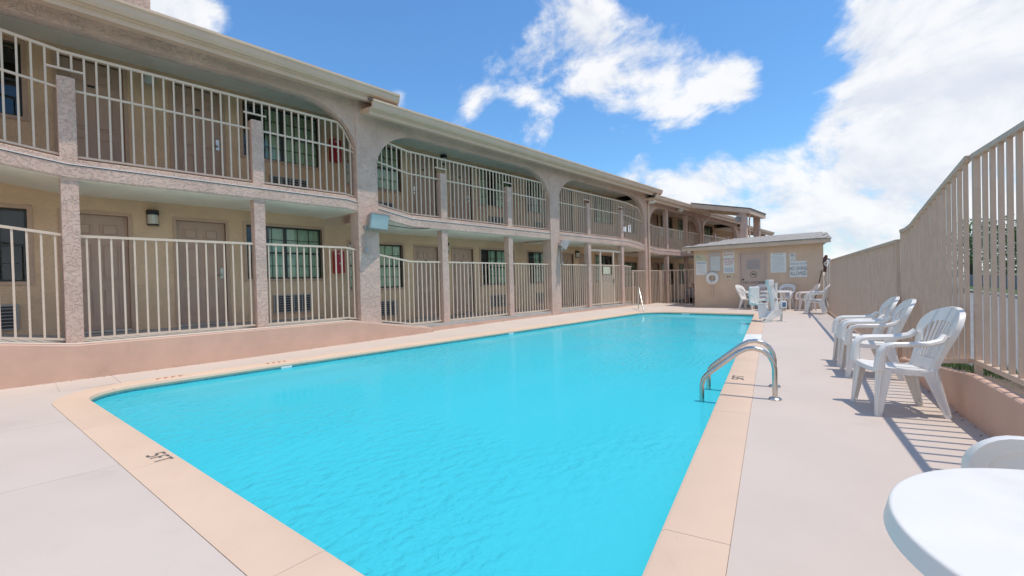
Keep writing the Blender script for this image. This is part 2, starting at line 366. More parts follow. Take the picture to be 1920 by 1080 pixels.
# coping slabs: cut by arc length
cop = MB().rings([[(x, y, -0.11) for x, y in offset(inner, 0.05)], [(x, y, -0.012) for x, y in offset(inner, 0.05)], [(x, y, -0.012) for x, y in offset(inner, 0.325)], [(x, y, -0.11) for x, y in offset(inner, 0.325)]], cap=False).build('coping', 'coping_joint')
tag(cop, kind='structure')
L = [0.0]
for i in range(len(inner)): L.append(L[-1] + math.dist(inner[i], inner[(i + 1) % len(inner)]))
def cut_at(poly, s):
    s %= L[-1]
    for i in range(len(inner)):
        if L[i] <= s <= L[i + 1]:
            f = (s - L[i]) / (L[i + 1] - L[i] + 1e-9); a = poly[i]; c = poly[(i + 1) % len(poly)]
            return (a[0] + (c[0] - a[0]) * f, a[1] + (c[1] - a[1]) * f)
mid = offset(inner, 0.012)
cuts = []; s_ = 0.9; k = 0
corners = [L[len(line(A_, B_)) - 1], L[len(line(A_, B_)) + len(line(B_, C_)) - 2]]
while s_ < L[-1] + 0.9 - 0.5:
    cuts.append(s_); s_ += (2.35, 2.1, 2.5)[k % 3]; k += 1
white_s = corners[0] + math.dist(B_, (-2.60, 9.45))
cuts = [c for c in cuts if abs(c - white_s) > 0.9 and abs(c - white_s - 1.3) > 0.9] + [white_s, white_s + 1.5]
cuts.sort(); cuts.append(cuts[0] + L[-1])
for c0, c1 in zip(cuts, cuts[1:]):
    ss = [c0 + 0.0015] + [l for l in [x for x in L[:-1]] + [x + L[-1] for x in L[:-1]] if c0 + 0.02 < l < c1 - 0.02] + [c1 - 0.0015]
    rr = []
    for s in ss:
        i_, m_, l_, o_ = cut_at(inner, s), cut_at(mid, s), cut_at(lip, s), cut_at(outer, s)
        rr.append([(*l_, -0.075), (*m_, -0.068), (*i_, -0.04), (*m_, -0.008), (*l_, 0.004), (*o_, 0.003), (*o_, -0.05)])
    w = abs(c0 - white_s) < 0.05
    o = MB().rings(rr).build('coping_slab', 'coping_white' if w else 'coping_paint', cop, smooth=True)
    if w: o['label'] = 'coping slab with worn white paint'
# basin
wall = MB(); wi = offset(inner, 0.02)
def floor_z(y): return -1.55 + 0.40 * max(0, min(1, (y - 6) / 9))
wall.rings([[(x, y, -0.07) for x, y in wi], [(x, y, -0.30) for x, y in wi]], cap=False)
basin = MB().rings([[(x, y, -0.30) for x, y in wi], [(x, y, floor_z(y) + 0.12) for x, y in wi], [(x, y, floor_z(y)) for x, y in offset(inner, -0.12)]], cap=False)
fl = offset(inner, -0.12); i0 = len(basin.v); basin.v += [(x, y, floor_z(y)) for x, y in fl]
basin.v.append((-4.6, 9.0, floor_z(9.0)))
for i in range(len(fl)): basin.f.append((i0 + i, i0 + (i + 1) % len(fl), len(basin.v) - 1))
po = basin.build('pool_basin', 'pool_plaster', smooth=True); tag(po, kind='structure')
wall.build('shade_band', 'shade_and_drain', po)  # dark strip painting the shade in the gap between coping and water
for k, (r, z) in enumerate(((2.0, -0.80), (1.55, -0.55), (1.1, -0.30))):   # corner steps
    st = MB(); a = arc(-8.08, 16.98, r, 270, 360, 12); pts = [(-8.08, 16.98)] + a
    st.rings([[(x, y, -1.2) for x, y in pts], [(x, y, z) for x, y in pts]]); st.build('step', 'pool_plaster', po)
wt = MB(); wt.quad(*[(x, y, -0.095) for x, y in offset(inner, 0.03)]); tag(wt.build('water', 'water'), kind='structure')

# deck: thin joint sheet with painted slabs on it
def deck_z(x, y):
    if x > -8.5: return 0.0
    t = min(1, (-8.5 - x) / 0.9); return t * max(0.0, min(0.12, 0.0145 * (y - 2.6)))
dk_edge = offset(inner, 0.332)
dj = MB().rings([[(x, y, -0.02) for x, y in offset(inner, 0.328)], [(PX0 - 0.0, PY0, -0.02) if False else p for p in [(x, y, -0.02) for x, y in offset(inner, 0.50)]]], cap=False)
deck = dj.build('pool_deck', 'deck_joint'); tag(deck, kind='structure')
def near_outer(f, lo, hi): return [p for p in dk_edge if f(p)]
def slab(poly, name='deck_slab'):
    n = len(poly); m = MB()
    m.rings([[(x, y, -0.12) for x, y in poly], [(x, y, deck_z(x, y)) for x, y in poly]], cap=False)
    i = len(m.v); m.v += [(x, y, deck_z(x, y)) for x, y in poly]; m.f.append(tuple(range(i, i + n)))
    return m.build(name, 'deck_paint', deck)
gp = 0.002
# pieces of the outer coping line
nA = len(line(A_, B_)) - 1; nB = len(line(B_, C_)) - 1; nC = len(line(C_, D_)) - 1; nD = 10; nE = len(line(E_, F_)) - 1
oA = dk_edge[:nA + 1]; oB = dk_edge[nA:nA + nB + 1]; oC = dk_edge[nA + nB:nA + nB + nC + 1]
oD = dk_edge[nA + nB + nC:nA + nB + nC + nD + 1]; oE = dk_edge[nA + nB + nC + nD:nA + nB + nC + nD + nE + 1]; oF = dk_edge[nA + nB + nC + nD + nE:] + [dk_edge[0]]
def at_x(path, x):
    for p, q in zip(path, path[1:]):
        if min(p[0], q[0]) <= x <= max(p[0], q[0]): f = (x - p[0]) / (q[0] - p[0]); return (x, p[1] + (q[1] - p[1]) * f)
def at_y(path, y):
    for p, q in zip(path, path[1:]):
        if min(p[1], q[1]) <= y <= max(p[1], q[1]): f = (y - p[1]) / (q[1] - p[1] + 1e-9); return (p[0] + (q[0] - p[0]) * f, y)
# near side slabs (y below the pool), split at x
near = oF + oA[1:]
xs = [-8.40, -6.4, -4.43, -2.2, oA[-1][0]]
for xa, xb in zip(xs, xs[1:]):
    top = [at_x(near, xa + gp)] + [p for p in near if xa + gp < p[0] < xb - gp and p[1] < 0.95] + [at_x(near, xb - gp) or oA[-1]]
    top = [p for p in top if p]
    slab([(xa + gp, -3.4), (xb - gp, -3.4)] + top[::-1])
    slab([(xa + gp, -9.0), (xb - gp, -9.0), (xb - gp, -3.4 - 2 * gp), (xa + gp, -3.4 - 2 * gp)])
# left strip between the walkway kerb and the pool
KX = -9.30
def kerb_face(y): return KX if y < 7.3 else FX + 0.012
lft = oE[::-1]       # from low y to high y
cutsy = [1.02, 4.0, 7.3, 10.3, 13.3, 15.7]
lf2 = oF[::-1]
left_path = [p for p in lf2 if p[0] <= -8.40] [::1]
left_path = sorted([p for p in oE + oF if p[0] < -8.39], key=lambda p: p[1])
def left_piece(y0, y1):
    x0 = at_y(left_path, y0) or (-8.40, y0); x1 = at_y(left_path, y1) or (-8.43, y1)
    mids = [p for p in left_path if y0 < p[1] < y1]
    n = 4; kf = kerb_face((y0 + y1) / 2)
    kk = [(kf - 0.02, y1 + (y0 - y1) * i / n) for i in range(n + 1)]
    slab([x0] + mids + [x1] + kk)
slab([(-9.32, -9.0), (-8.40 - gp, -9.0), (-8.40 - gp, 0.40), (-9.32, 0.40)])
y_ = [0.40] + cutsy
for a, c in zip(y_, y_[1:]): left_piece(a + gp, c - gp)
# far side and far corner
far = [p for p in oD if p[1] > 15.7] 
slab([at_y(sorted(oE + oD, key=lambda p: p[1]), 15.7 + gp) or (-8.43, 15.7 + gp)] + sorted([p for p in oD if p[1] > 15.72 and p[0] < -7.3], key=lambda p: p[1]) + [(-7.25, 17.34), (-7.25, 20.9), (-9.46, 20.9), (-9.46, 15.7 + gp)])
xr = [-7.25, -5.6, -3.9]
slab([(-7.25 + 2 * gp, 17.34), (-5.6, 17.35), (-5.6, 20.9), (-7.25 + 2 * gp, 20.9)])
slab([(-5.6 + 2 * gp, 17.35), (oC[0][0], oC[0][1]), (fence_x(17.4) , 17.4), (fence_x(20.9), 20.9), (-5.6 + 2 * gp, 20.9)])
# right strip
rb = oB
ysr = [-9.0, -3.4, rb[0][1], 17.36]
for y0, y1 in zip(ysr, ysr[1:]):
    if y1 <= rb[0][1] + 0.01:
        slab([(oA[-1][0] + gp, y0 + gp), (fence_x(y0) + 0.1, y0 + gp), (fence_x(y1) + 0.1, y1 - gp), (oA[-1][0] + gp, y1 - gp)])
    else:
        p0 = at_y(rb, y0 + gp) or rb[0]; p1 = at_y(rb, y1 - gp) or rb[-1]
        slab([p0, (fence_x(y0) + 0.1, y0 + gp), (fence_x(y1) + 0.1, y1 - gp), p1] + [p for p in rb[::-1] if y0 < p[1] < y1])
# parking court behind the shed and the street beyond the fence
pk = MB(); pk.quad((-12, 20.95, -0.09), (2.0, 20.95, -0.09), (-1.5, 90, -0.09), (-14, 90, -0.09)); tag(pk.build('parking_lot', 'asphalt'), kind='structure')
def kerb_x(y): return 3.08 - 0.114 * (y - 29.6)
rd = MB(); ys = [-40, -10, 5, 20, 35, 60, 120]
for y0, y1 in zip(ys, ys[1:]): rd.quad((fence_x(y0) + 0.75, y0, 0.0), (kerb_x(y0), y0, 0.0), (kerb_x(y1), y1, 0.0), (fence_x(y1) + 0.75, y1, 0.0))
tag(rd.build('road', 'asphalt'), kind='structure')
kb = MB().rings([[(kerb_x(y), y, -0.1), (kerb_x(y), y, 0.13), (kerb_x(y) + 0.18, y, 0.14), (kerb_x(y) + 0.18, y, -0.1)] for y in ys]); tag(kb.build('kerb', 'kerb_concrete'), kind='structure')
vg = MB()
for y0, y1 in zip(ys, ys[1:]): vg.quad((kerb_x(y0) + 0.18, y0, 0.10), (kerb_x(y0) + 90, y0, 1.2), (kerb_x(y1) + 90, y1, 1.2), (kerb_x(y1) + 0.18, y1, 0.10))
tag(vg.build('verge', 'turf'), kind='structure')

# ------------------------------------------------------------------ motel building
bld = empty('motel_building', (-11.0, 5.0, 0)); bld.location = (0, 0, 0)
tag(bld, 'two storey tan stucco motel wing with arched upper walkway stepping down beside the pool', 'building')
def kerb_lift(y): return max(0.10, 0.53 + zoff(y))
# walkway floors
MB().ribbon([(WX - 0.1, -0.3), (FX + 0.005, -0.3), (FX + 0.005, 0.53), (WX - 0.1, 0.56)], ysplit(-3.2, 42.0), zoff).build('walkway', 'walk_concrete', bld)
MB().ribbon([(FX + 0.007, -0.2), (FX + 0.011, -0.2), (FX + 0.011, 0.46), (FX + 0.007, 0.46)], ysplit(7.3, 20.6), zoff).build('kerb_face', 'kerb_paint', bld)
yk = [-3.2, -1.4, 0.62, 2.5, 5.05, 5.9, 6.75, 7.05, 7.25, 7.30]
def kz(y): return 0.53 + zoff(y) if y < 6.7 else max(0.10, 0.25 - 0.09 * ((y - 6.7) / 0.6) ** 2)
MB().rings([[(FX - 0.0, y, -0.2), (KX - (0.0 if y < 7.2 else (y - 7.2) * 0.8), y, -0.2), (KX - (0.0 if y < 7.2 else (y - 7.2) * 0.8), y, kz(y) - 0.03), (KX - 0.02 - (0.0 if y < 7.2 else (y - 7.2) * 0.6), y, kz(y) - 0.012), (FX - 0.0, y, kz(y) - 0.006)] for y in yk]).build('kerb', 'kerb_paint', bld)
MB().rings([[(KX - 0.016, y, kz(y) - 0.010), (KX - 0.016, y, kz(y) + 0.002), (FX + 0.008, y, kz(y) + 0.008), (FX + 0.008, y, kz(y) - 0.002)] for y in yk[:-2]]).build('kerb_lit_cap', 'kerb_lit_top', bld)  # top sheet whose paler colour paints the sunlit kerb edge
# upper slab between the piers
edges = [-3.2] + [v for p in PIERS for v in p] + [42.0]
for i in range(0, len(edges), 2):
    y0, y1 = edges[i], edges[i + 1]
    MB().ribbon([(WX - 0.1, 3.02), (FX + 0.02, 3.0), (FX + 0.03, 3.02), (FX + 0.03, 3.19), (FX + 0.0, 3.205), (WX - 0.1, 3.21)], ysplit(y0, y1), zoff).build('upper_slab', 'stucco_front', bld)
    MB().ribbon([(FX - 0.02, 3.211), (FX + 0.015, 3.211), (FX + 0.015, 3.285), (FX - 0.02, 3.30), (FX - 0.16, 3.30), (FX - 0.16, 3.211)], ysplit(y0, y1), zoff).build('slab_rim', 'stucco_front', bld)
    MB().ribbon([(FX + 0.016, 3.206), (FX + 0.040, 3.206), (FX + 0.040, 3.216), (FX + 0.016, 3.216)], ysplit(y0, y1), zoff).build('edge_flashing', 'tile_white', bld)
    MB().ribbon([(WX - 0.05, 3.008), (FX - 0.0, 2.990), (FX - 0.0, 2.998), (WX - 0.05, 3.016)], ysplit(y0, y1), zoff).build('soffit', 'ceiling_paint', bld)
# piers and posts
for y0, y1 in PIERS:
    z = zoff((y0 + y1) / 2); top = 5.62 + zoff(y0 - 0.6)
    MB().box(FX - 0.32, y0, -0.25, FX + 0.05, y1, top).build('pier', 'stucco_front', bld, bevel=0.015)
for y in POSTS:
    z = zoff(y)
    MB().box(FX - 0.2, y - 0.1, 0.50 + z, FX, y + 0.1, 2.995 + z).build('column', 'stucco_front', bld, bevel=0.012)
    full = 20 < y < 26
    MB().box(FX - 0.2, y - 0.1, 3.29 + z, FX, y + 0.1, (5.28 if full else 4.52) + z).build('column' if full else 'half_post', 'stucco_front', bld, bevel=0.012)
# arcade wall above the upper openings
def sect_dz(y):
    for a, c, d in SECT:
        if a <= y < c: return d
    return SECT[-1][2]
pe = [(-3.2, -3.2)] + PIERS
for (p0, p1), (q0, q1) in zip(pe, pe[1:]):
    y0, y1 = p1, q0
    if y1 - y0 < 1: continue
    dz = sect_dz((y0 + y1) / 2); zt = 5.26 + dz; a, bq = 1.25, 0.95; top = 5.60 + dz
    ys = [y0 + a * (1 - math.cos(R(t))) for t in range(0, 91, 9)] + [y0 + a + (y1 - y0 - 2 * a) * i / 4 for i in range(1, 4)] + [y1 - a * (1 - math.cos(R(90 - t))) for t in range(0, 91, 9)]
    def az(y):
        d = min(y - y0, y1 - y)
        return zt if d >= a else zt - bq + bq * math.sqrt(max(0, 1 - ((a - d) / a) ** 2))
    xf, xb = FX + 0.03, FX - 0.2
    MB().rings([[(xf, y, az(y)), (xf, y, top), (xb, y, top), (xb, y, az(y))] for y in ys]).build('arcade_wall', 'stucco_front', bld)
# walls with openings
def wall_openings(y0, y1, z0, z1, ops, depth=0.30):
    m = MB(); Y = sorted({y0, y1, *[v for o in ops for v in o[:2]]}); Z = sorted({z0, z1, *[v for o in ops for v in o[2:4]]})
    for a, c in zip(Y, Y[1:]):
        for e, f in zip(Z, Z[1:]):
            if any(o[0] - 1e-6 <= a and c <= o[1] + 1e-6 and o[2] - 1e-6 <= e and f <= o[3] + 1e-6 for o in ops): continue
            m.quad((WX, a, e), (WX, c, e), (WX, c, f), (WX, a, f))
    for a, c, e, f in ops:
        X = WX - depth
        m.quad((WX, a, e), (WX, a, f), (X, a, f), (X, a, e)); m.quad((WX, c, e), (X, c, e), (X, c, f), (WX, c, f))
        m.quad((WX, a, f), (WX, c, f), (X, c, f), (X, a, f)); m.quad((WX, a, e), (X, a, e), (X, c, e), (WX, c, e))
    return m
DOORS = {0: [(0.64, 1.51), (2.25, 3.11)], 1: [(7.98, 8.83), (9.41, 10.28), (15.25, 16.10), (16.62, 17.47)], 2: [(22.3, 23.15), (23.75, 24.6), (29.4, 30.25), (30.9, 31.75)], 3: []}
WINS = {0: [(-1.5, 0.22), (3.51, 5.20)], 1: [(5.92, 7.55), (10.64, 12.30), (13.12, 14.78), (17.84, 19.5)], 2: [(20.4, 21.9), (24.95, 26.55), (27.5, 29.1), (32.0, 33.6)], 3: []}
def make_door(y0, y1, z0, z1, hinge):
    d = MB(); X = WX - 0.07
    d.box(X - 0.05, y0, z0, X, y1, z1)
    w = (y1 - y0); cw = w * 0.30
    for cx in (y0 + w * 0.29, y0 + w * 0.71):
        for a, c in ((0.10, 0.36), (0.43, 0.75), (0.82, 0.93)):
            za, zc = z0 + (z1 - z0) * a, z0 + (z1 - z0) * c
            t = 0.022
            for bx in ((cx - cw / 2, za, cx + cw / 2, za + t), (cx - cw / 2, zc - t, cx + cw / 2, zc), (cx - cw / 2, za + t, cx - cw / 2 + t, zc - t), (cx + cw / 2 - t, za + t, cx + cw / 2, zc - t)):
                d.box(X, bx[0], bx[1], X + 0.014, bx[2], bx[3])
            d.box(X, cx - cw / 2 + 0.045, za + 0.045, X + 0.018, cx + cw / 2 - 0.045, zc - 0.045)
    o = d.build('door', 'door_paint', bld)
    f = MB(); e = 0.055
    f.box(WX - 0.05, y0 - e, z0, WX + 0.02, y0, z1 + e).box(WX - 0.05, y1, z0, WX + 0.02, y1 + e, z1 + e).box(WX - 0.05, y0, z1, WX + 0.02, y1, z1 + e)
    f.build('frame', 'trim_paint', o)
    MB().box(WX - 0.10, y0, z0 - 0.03, WX + 0.05, y1, z0).build('threshold', 'steel', o)
    hy = y1 - 0.075 if hinge else y0 + 0.075; hz = z0 + 0.98
    h = MB(); h.box(X, hy - 0.03, hz - 0.06, X + 0.012, hy + 0.03, hz + 0.16); h.tube([(X + 0.03, hy, hz + 0.02), (X + 0.05, hy, hz + 0.02), (X + 0.055, hy - (0.11 if hinge else -0.11), hz + 0.02)], 0.011, 6)
    h.tube([(X, hy, hz + 0.02), (X + 0.04, hy, hz + 0.02)], 0.016, 8)
    h.build('handle', 'chrome', o)
    MB().box(X + 0.0105, (y0 + y1) / 2 - 0.05, z0 + 1.66, X + 0.014, (y0 + y1) / 2 + 0.05, z0 + 1.70).build('number_plate', 'black_metal', o)
def make_window(y0, y1, z0, z1, style, seed):
    rnd = random.Random(seed); e = 0.06
    f = MB()
    f.box(WX - 0.04, y0 - e, z0 - e, WX + 0.022, y0, z1 + e).box(WX - 0.04, y1, z0 - e, WX + 0.022, y1 + e, z1 + e)
    f.box(WX - 0.04, y0, z1, WX + 0.022, y1, z1 + e).box(WX - 0.04, y0, z0 - e, WX + 0.022, y1, z0)
    o = f.build('window', 'trim_paint', bld)
    s = MB(); t = 0.035; X = WX - 0.06; ym = (y0 + y1) / 2; zm = (z0 + z1) / 2
    s.box(X - 0.03, y0, z0, X, y0 + t, z1).box(X - 0.03, y1 - t, z0, X, y1, z1).box(X - 0.03, y0 + t, z0, X, y1 - t, z0 + t).box(X - 0.03, y0 + t, z1 - t, X, y1 - t, z1)
    s.box(X - 0.028, ym - t, z0 + t, X + 0.002, ym + t, z1 - t)
    s.box(X - 0.026, y0 + t, zm - 0.02, X + 0.004, ym - t, zm + 0.02).box(X - 0.026, ym + t, zm - 0.02, X + 0.004, y1 - t, zm + 0.02)
    s.build('sash', 'dark_frame', o)
    mu = MB()
    for a, c in ((y0 + t, ym - t), (ym + t, y1 - t)):
        for i in (1, 2):
            yy = a + (c - a) * i / 3; mu.box(X - 0.022, yy - 0.007, z0 + t, X - 0.010, yy + 0.007, zm - 0.02); mu.box(X - 0.022, yy - 0.007, zm + 0.02, X - 0.010, yy + 0.007, z1 - t)
        for q in ((z0 + zm) / 2, (zm + z1) / 2): mu.box(X - 0.0215, a, q - 0.007, X - 0.0105, c, q + 0.007)
    mu.build('muntin', 'dark_frame', o)
    for a, c in ((y0 + t, ym - t), (ym + t, y1 - t)):
        for e_, g_ in ((z0 + t, zm - 0.02), (zm + 0.02, z1 - t)):
            MB().quad((X - 0.016, a, e_), (X - 0.016, c, e_), (X - 0.016, c, g_), (X - 0.016, a, g_)).build('pane', 'window_glass', o)
    MB().box(WX - 0.36, y0 - 0.02, z0 - 0.02, WX - 0.299, y1 + 0.02, z1 + 0.02).build('dark_interior', 'room_dark', o)  # near-black panel stands in for the shade of the unlit room
    spans = {'right': [(y0 + (y1 - y0) * 0.30, y1)], 'left': [(y0, y0 + (y1 - y0) * 0.64)], 'full': [(y0, y1)], 'ends': [(y0, y0 + (y1 - y0) * 0.28), (y0 + (y1 - y0) * 0.55, y1)]}[style]
    for a, c in spans:
        n = max(6, int((c - a) / 0.022)); cv = []
        for i in range(n + 1):
            yy = a + (c - a) * i / n; dx = 0.022 * math.sin(i * 1.25 + seed) + 0.008 * rnd.uniform(-1, 1)
            cv.append([(WX - 0.125 + dx, yy, z0 + 0.02), (WX - 0.125 + dx * 0.6, yy, z1 - 0.01)])
        m = MB(); m.rings([[p[0], p[1]] for p in cv], cap=False, closed=False); m.build('curtain', 'curtain', o, smooth='all')
sd = 0
for k, (ya, yb, dz) in enumerate(SECT):
    ops = {0: [], 1: []}
    for fl_, base in ((0, 0.60), (1, 3.32)):
        for (a, c) in DOORS[k]: ops[fl_].append((a, c, base + dz, base + 2.09 + dz))
        for (a, c) in WINS[k]: ops[fl_].append((a, c, base + 0.90 + dz, base + 2.10 + dz))
        z0 = 0.30 + dz if fl_ == 0 else 3.10 + dz; z1 = 3.10 + dz if fl_ == 0 else 5.80 + dz
        if k: z0 = -0.6 + dz if fl_ == 0 else z0
        wall_openings(ya, yb, z0, z1, ops[fl_]).build('wall', 'stucco_wall', bld)
        for i, (a, c) in enumerate(DOORS[k]): make_door(a, c, base + dz, base + 2.09 + dz, i % 2)
        for i, (a, c) in enumerate(WINS[k]):
            sd += 1; make_window(a, c, base + 0.90 + dz, base + 2.10 + dz, ('right', 'right', 'left', 'right', 'full', 'ends')[(sd + fl_) % 6] if k else ('left' if i == 0 else 'right'), sd)
    # upper ceiling
    MB().box(WX - 0.1, ya, 5.58 + dz, FX + 0.55, yb, 5.63 + dz).build('ceiling', 'ceiling_paint', bld)
    # eave: fascia, gutter and low roof slope
    y0 = ya - 0.28 if k else ya; y1 = yb + (0.45 if k < 2 else (-0.6 if k == 2 else 0)); ex = -8.90
    MB().ribbon([(FX + 0.028, 5.47 + dz), (ex - 0.16, 5.375 + dz), (ex - 0.11, 5.36 + dz), (ex - 0.11, 5.45 + dz), (ex - 0.055, 5.455 + dz), (ex - 0.055, 5.51 + dz), (FX + 0.028, 5.56 + dz)], [y0, y1]).build('fascia', 'fascia_paint', bld)
    MB().ribbon([(ex - 0.054, 5.475 + dz), (ex - 0.02, 5.475 + dz), (ex + 0.02, 5.515 + dz), (ex + 0.025, 5.60 + dz), (ex + 0.055, 5.62 + dz), (ex + 0.055, 5.66 + dz), (ex + 0.02, 5.66 + dz), (ex + 0.01, 5.63 + dz), (ex - 0.054, 5.60 + dz)], [y0 + 0.02, y1 - 0.02]).build('gutter', 'fascia_paint', bld)
    ya2, yb2 = y0 - 0.03, y1 + 0.03
    MB().ribbon([(ex - 0.02, 5.64 + dz), (ex - 0.02, 5.68 + dz), (-13.6, 6.72 + dz), (-18.4, 5.66 + dz), (-18.4, 5.60 + dz), (-13.6, 6.64 + dz)], [ya2, yb2]).build('roof', 'roof_shingle', bld)
    MB().ribbon([(FX + 0.03, 5.60 + dz), (FX + 0.03, 5.70 + dz), (-13.6, 6.66 + dz), (-18.0, 5.66 + dz), (-18.0, 5.5 + dz)], [y1 - 0.3 - (0.4 if k < 2 else 0), y1 - 0.12 - (0.4 if k < 2 else 0)]).build('gable_end', 'stucco_front', bld)
# back mass of the wing and the near end wall
MB().box(-18.0, -3.2, -0.6, WX - 0.40, 42.0, 4.6).build('back_wall', 'stucco_wall', bld)
MB().box(-10.85, 1.30, 5.9, -10.30, 1.84, 6.95).build('chimney', 'stucco_front', bld, bevel=0.01)
# canopy over the far landing
def roofz(x): return 5.15 - 0.225 * (x + 8.9)
cz = lambda x: 5.15 - 0.225 * (x - (-8.9))
cpz = lambda x, d: cz(x) + d
can = MB().rings([[(-8.9, y, cpz(-8.9, 0.0)), (-6.05, y, cpz(-6.05, 0.0)), (-6.05, y, cpz(-6.05, 0.06)), (-8.9, y, cpz(-8.9, 0.06))] for y in (23.95, 26.9)]).build('canopy', 'roof_shingle', bld)
for yy in (23.95, 26.72): MB().rings([[(x, yy, cpz(x, -0.21)), (x, yy + 0.16, cpz(x, -0.21)), (x, yy + 0.16, cpz(x, -0.005)), (x, yy, cpz(x, -0.005))] for x in (-9.4, -6.08)]).build('beam', 'fascia_paint', can)
MB().box(-6.24, 24.11, cpz(-6.1, -0.22), -6.08, 26.72, cpz(-6.1, -0.02)).build('beam', 'fascia_paint', can)
MB().rings([[(-9.0, y, cpz(-9.0, -0.04)), (-6.25, y, cpz(-6.25, -0.04)), (-6.25, y, cpz(-6.25, -0.012)), (-9.0, y, cpz(-9.0, -0.012))] for y in (24.12, 26.7)]).build('ceiling', 'ceiling_paint', can)
for yy in (24.0, 26.35): MB().box(-6.55, yy, -0.1, -6.27, yy + 0.28, 4.42).build('column', 'stucco_front', can, bevel=0.012)
MB().tube([(-6.2, 24.3, 4.3), (-6.2, 24.35, 4.15), (-6.24, 24.42, 4.0), (-6.24, 24.42, 0)], 0.035, 8).build('downspout', 'fascia_paint', can)
# stair flight under the canopy and landing
MB().box(FX + 0.04, 23.9, 2.44, -6.6, 26.9, 2.64).build('landing', 'stucco_front', bld)
# downspouts on the facade
for y, dz in ((19.86, -0.28), (26.9, -0.56)):
    zt = 5.45 + dz
    MB().tube([(-8.93, y + 0.12, zt), (-8.95, y + 0.1, zt - 0.12), (-9.15, y + 0.04, zt - 0.26), (-9.32, y, zt - 0.42), (-9.335, y, zt - 0.55), (-9.335, y, 0.0)], 0.042, 10).build('downspout', 'fascia_paint', bld, smooth=True)

# ------------------------------------------------------------------ railings (one thing per bay and floor)
RX = FX - 0.10
def railing(y0, y1, zb, zt, zm, label, group, name='railing', endcap=None, detail=True, pitch=0.14, over=()):
    """zb, zt, zm are heights before the slope of the walkway; endcap=(ye, zend) bends the top rail down into an arch"""
    r = empty(name, (RX, (y0 + y1) / 2, zb + zoff((y0 + y1) / 2)))
    P = Matrix.Translation(-r.location)
    tag(r, label, 'railing', group)
    def topz(y):
        z = zt
        for ye, dirn, run, drop in (endcap or []):
            d = (y - ye) * dirn
            if d > 0: z = zt - drop * min(1, d / run) ** 1.4
        return z
    ys = sorted(set(ysplit(y0, y1) + [v for ye, dirn, run, drop in (endcap or []) for v in [ye + dirn * run * q for q in (0, 0.35, 0.7, 1)] if y0 < v < y1]))
    def rib(h, f, w=0.045):
        return MB().rings([[(RX - w / 2, y, f(y) + zoff(y) - h / 2), (RX + w / 2, y, f(y) + zoff(y) - h / 2), (RX + w / 2, y, f(y) + zoff(y) + h / 2), (RX - w / 2, y, f(y) + zoff(y) + h / 2)] for y in ys]).xf(P)
    rib(0.04, topz).build('top_rail', 'rail_paint', r)
    rib(0.032, lambda y: zb, 0.036).build('bottom_rail', 'rail_paint', r)
    n = max(2, round((y1 - y0) / pitch)); pos = [y0 + (y1 - y0) * (i + 0.5) / n for i in range(n)]
    if zm is not None:
        segs = []; cur = y0
        for po_ in over: segs.append((cur, po_ - 0.1)); cur = po_ + 0.1
        segs.append((cur, y1))
        for a, c in segs:
            if c - a < 0.05: continue
            yy = ysplit(a, c)
            MB().rings([[(RX - 0.02, y, zm + zoff(y) - 0.016), (RX + 0.02, y, zm + zoff(y) - 0.016), (RX + 0.02, y, zm + zoff(y) + 0.016), (RX - 0.02, y, zm + zoff(y) + 0.016)] for y in yy]).xf(P).build('mid_rail', 'rail_paint', r)
    cache = {}; many = MB()
    for y in pos:
        lo = zb + zoff(y) + 0.012; hi = topz(y) + zoff(y) - 0.015
        nearp = [p for p in over if abs(y - p) < 0.125]
        if nearp: lo = 4.66 + zoff(y)
        if not detail: many.box(RX - 0.012, y - 0.012, lo, RX + 0.012, y + 0.012, hi); continue
        key = round(hi - lo, 3)
        if key not in cache: cache[key] = MB().box(-0.0125, -0.0125, 0, 0.0125, 0.0125, hi - lo).mesh('baluster', 'rail_paint')
        link('baluster', cache[key], r, Vector((RX, y, lo)) - r.location)
    for p in over:
        MB().box(RX - 0.018, p - 0.20, 4.64 + zoff(p), RX + 0.018, p + 0.20, 4.67 + zoff(p)).xf(P).build('short_bar', 'rail_paint', r)
    if not detail: tag(many.xf(P).build('balusters', 'rail_paint', r), kind='stuff')
    return r
LOW = 'ground floor railings along the pool'; UPP = 'upper walkway railings'
P_ = PIERS
def lower(y0, y1, label, **k): return railing(y0, y1, 0.585, 2.15, None, label, LOW, **k)
lower(-1.33, 0.54, 'ground floor cream railing panel at the left edge, rising towards the left')
lower(0.74, 3.16, 'ground floor cream railing panel in front of the two nearest brown doors')
lower(3.36, 5.29, 'ground floor cream railing panel in front of the lower red extinguisher box')
lower(5.81, 7.72, 'ground floor cream railing panel just right of the pier with the nearest floodlight')
lower(7.92, 10.34, 'ground floor cream railing panel between the two slim posts of the middle arch')
lower(10.54, 12.43, 'ground floor cream railing panel just left of the pier with the farther floodlight')
lower(12.95, 14.85, 'ground floor cream railing panel just right of the pier with the farther floodlight')
lower(17.65, 18.42, 'short ground floor cream railing panel between the pool gate and the lower back fence')
YE = [0.0, 0.0]
def upper(y0, y1, label, **k): return railing(y0, y1, 3.355, 4.91, 4.355, label, UPP, **k)
upper(-1.33, 5.29, 'tall upper floor cream railing under the nearest arch, above the nearest two doors', endcap=[(4.93, 1, 0.36, 0.50)], over=(0.64, 3.26))
upper(5.81, 12.43, 'tall upper floor cream railing filling the middle arch', endcap=[(6.15, -1, 0.34, 0.42), (12.16, 1, 0.27, 0.40)], over=(7.82, 10.44))
upper(12.95, 19.58, 'tall upper floor cream railing filling the arch before the round white lamp', endcap=[(13.2, -1, 0.25, 0.40), (19.22, 1, 0.36, 0.45)], over=(14.95, 17.55))
def upperC(y0, y1, label, **k): return railing(y0, y1, 3.345, 4.36, None, label, UPP, pitch=0.15, **k)
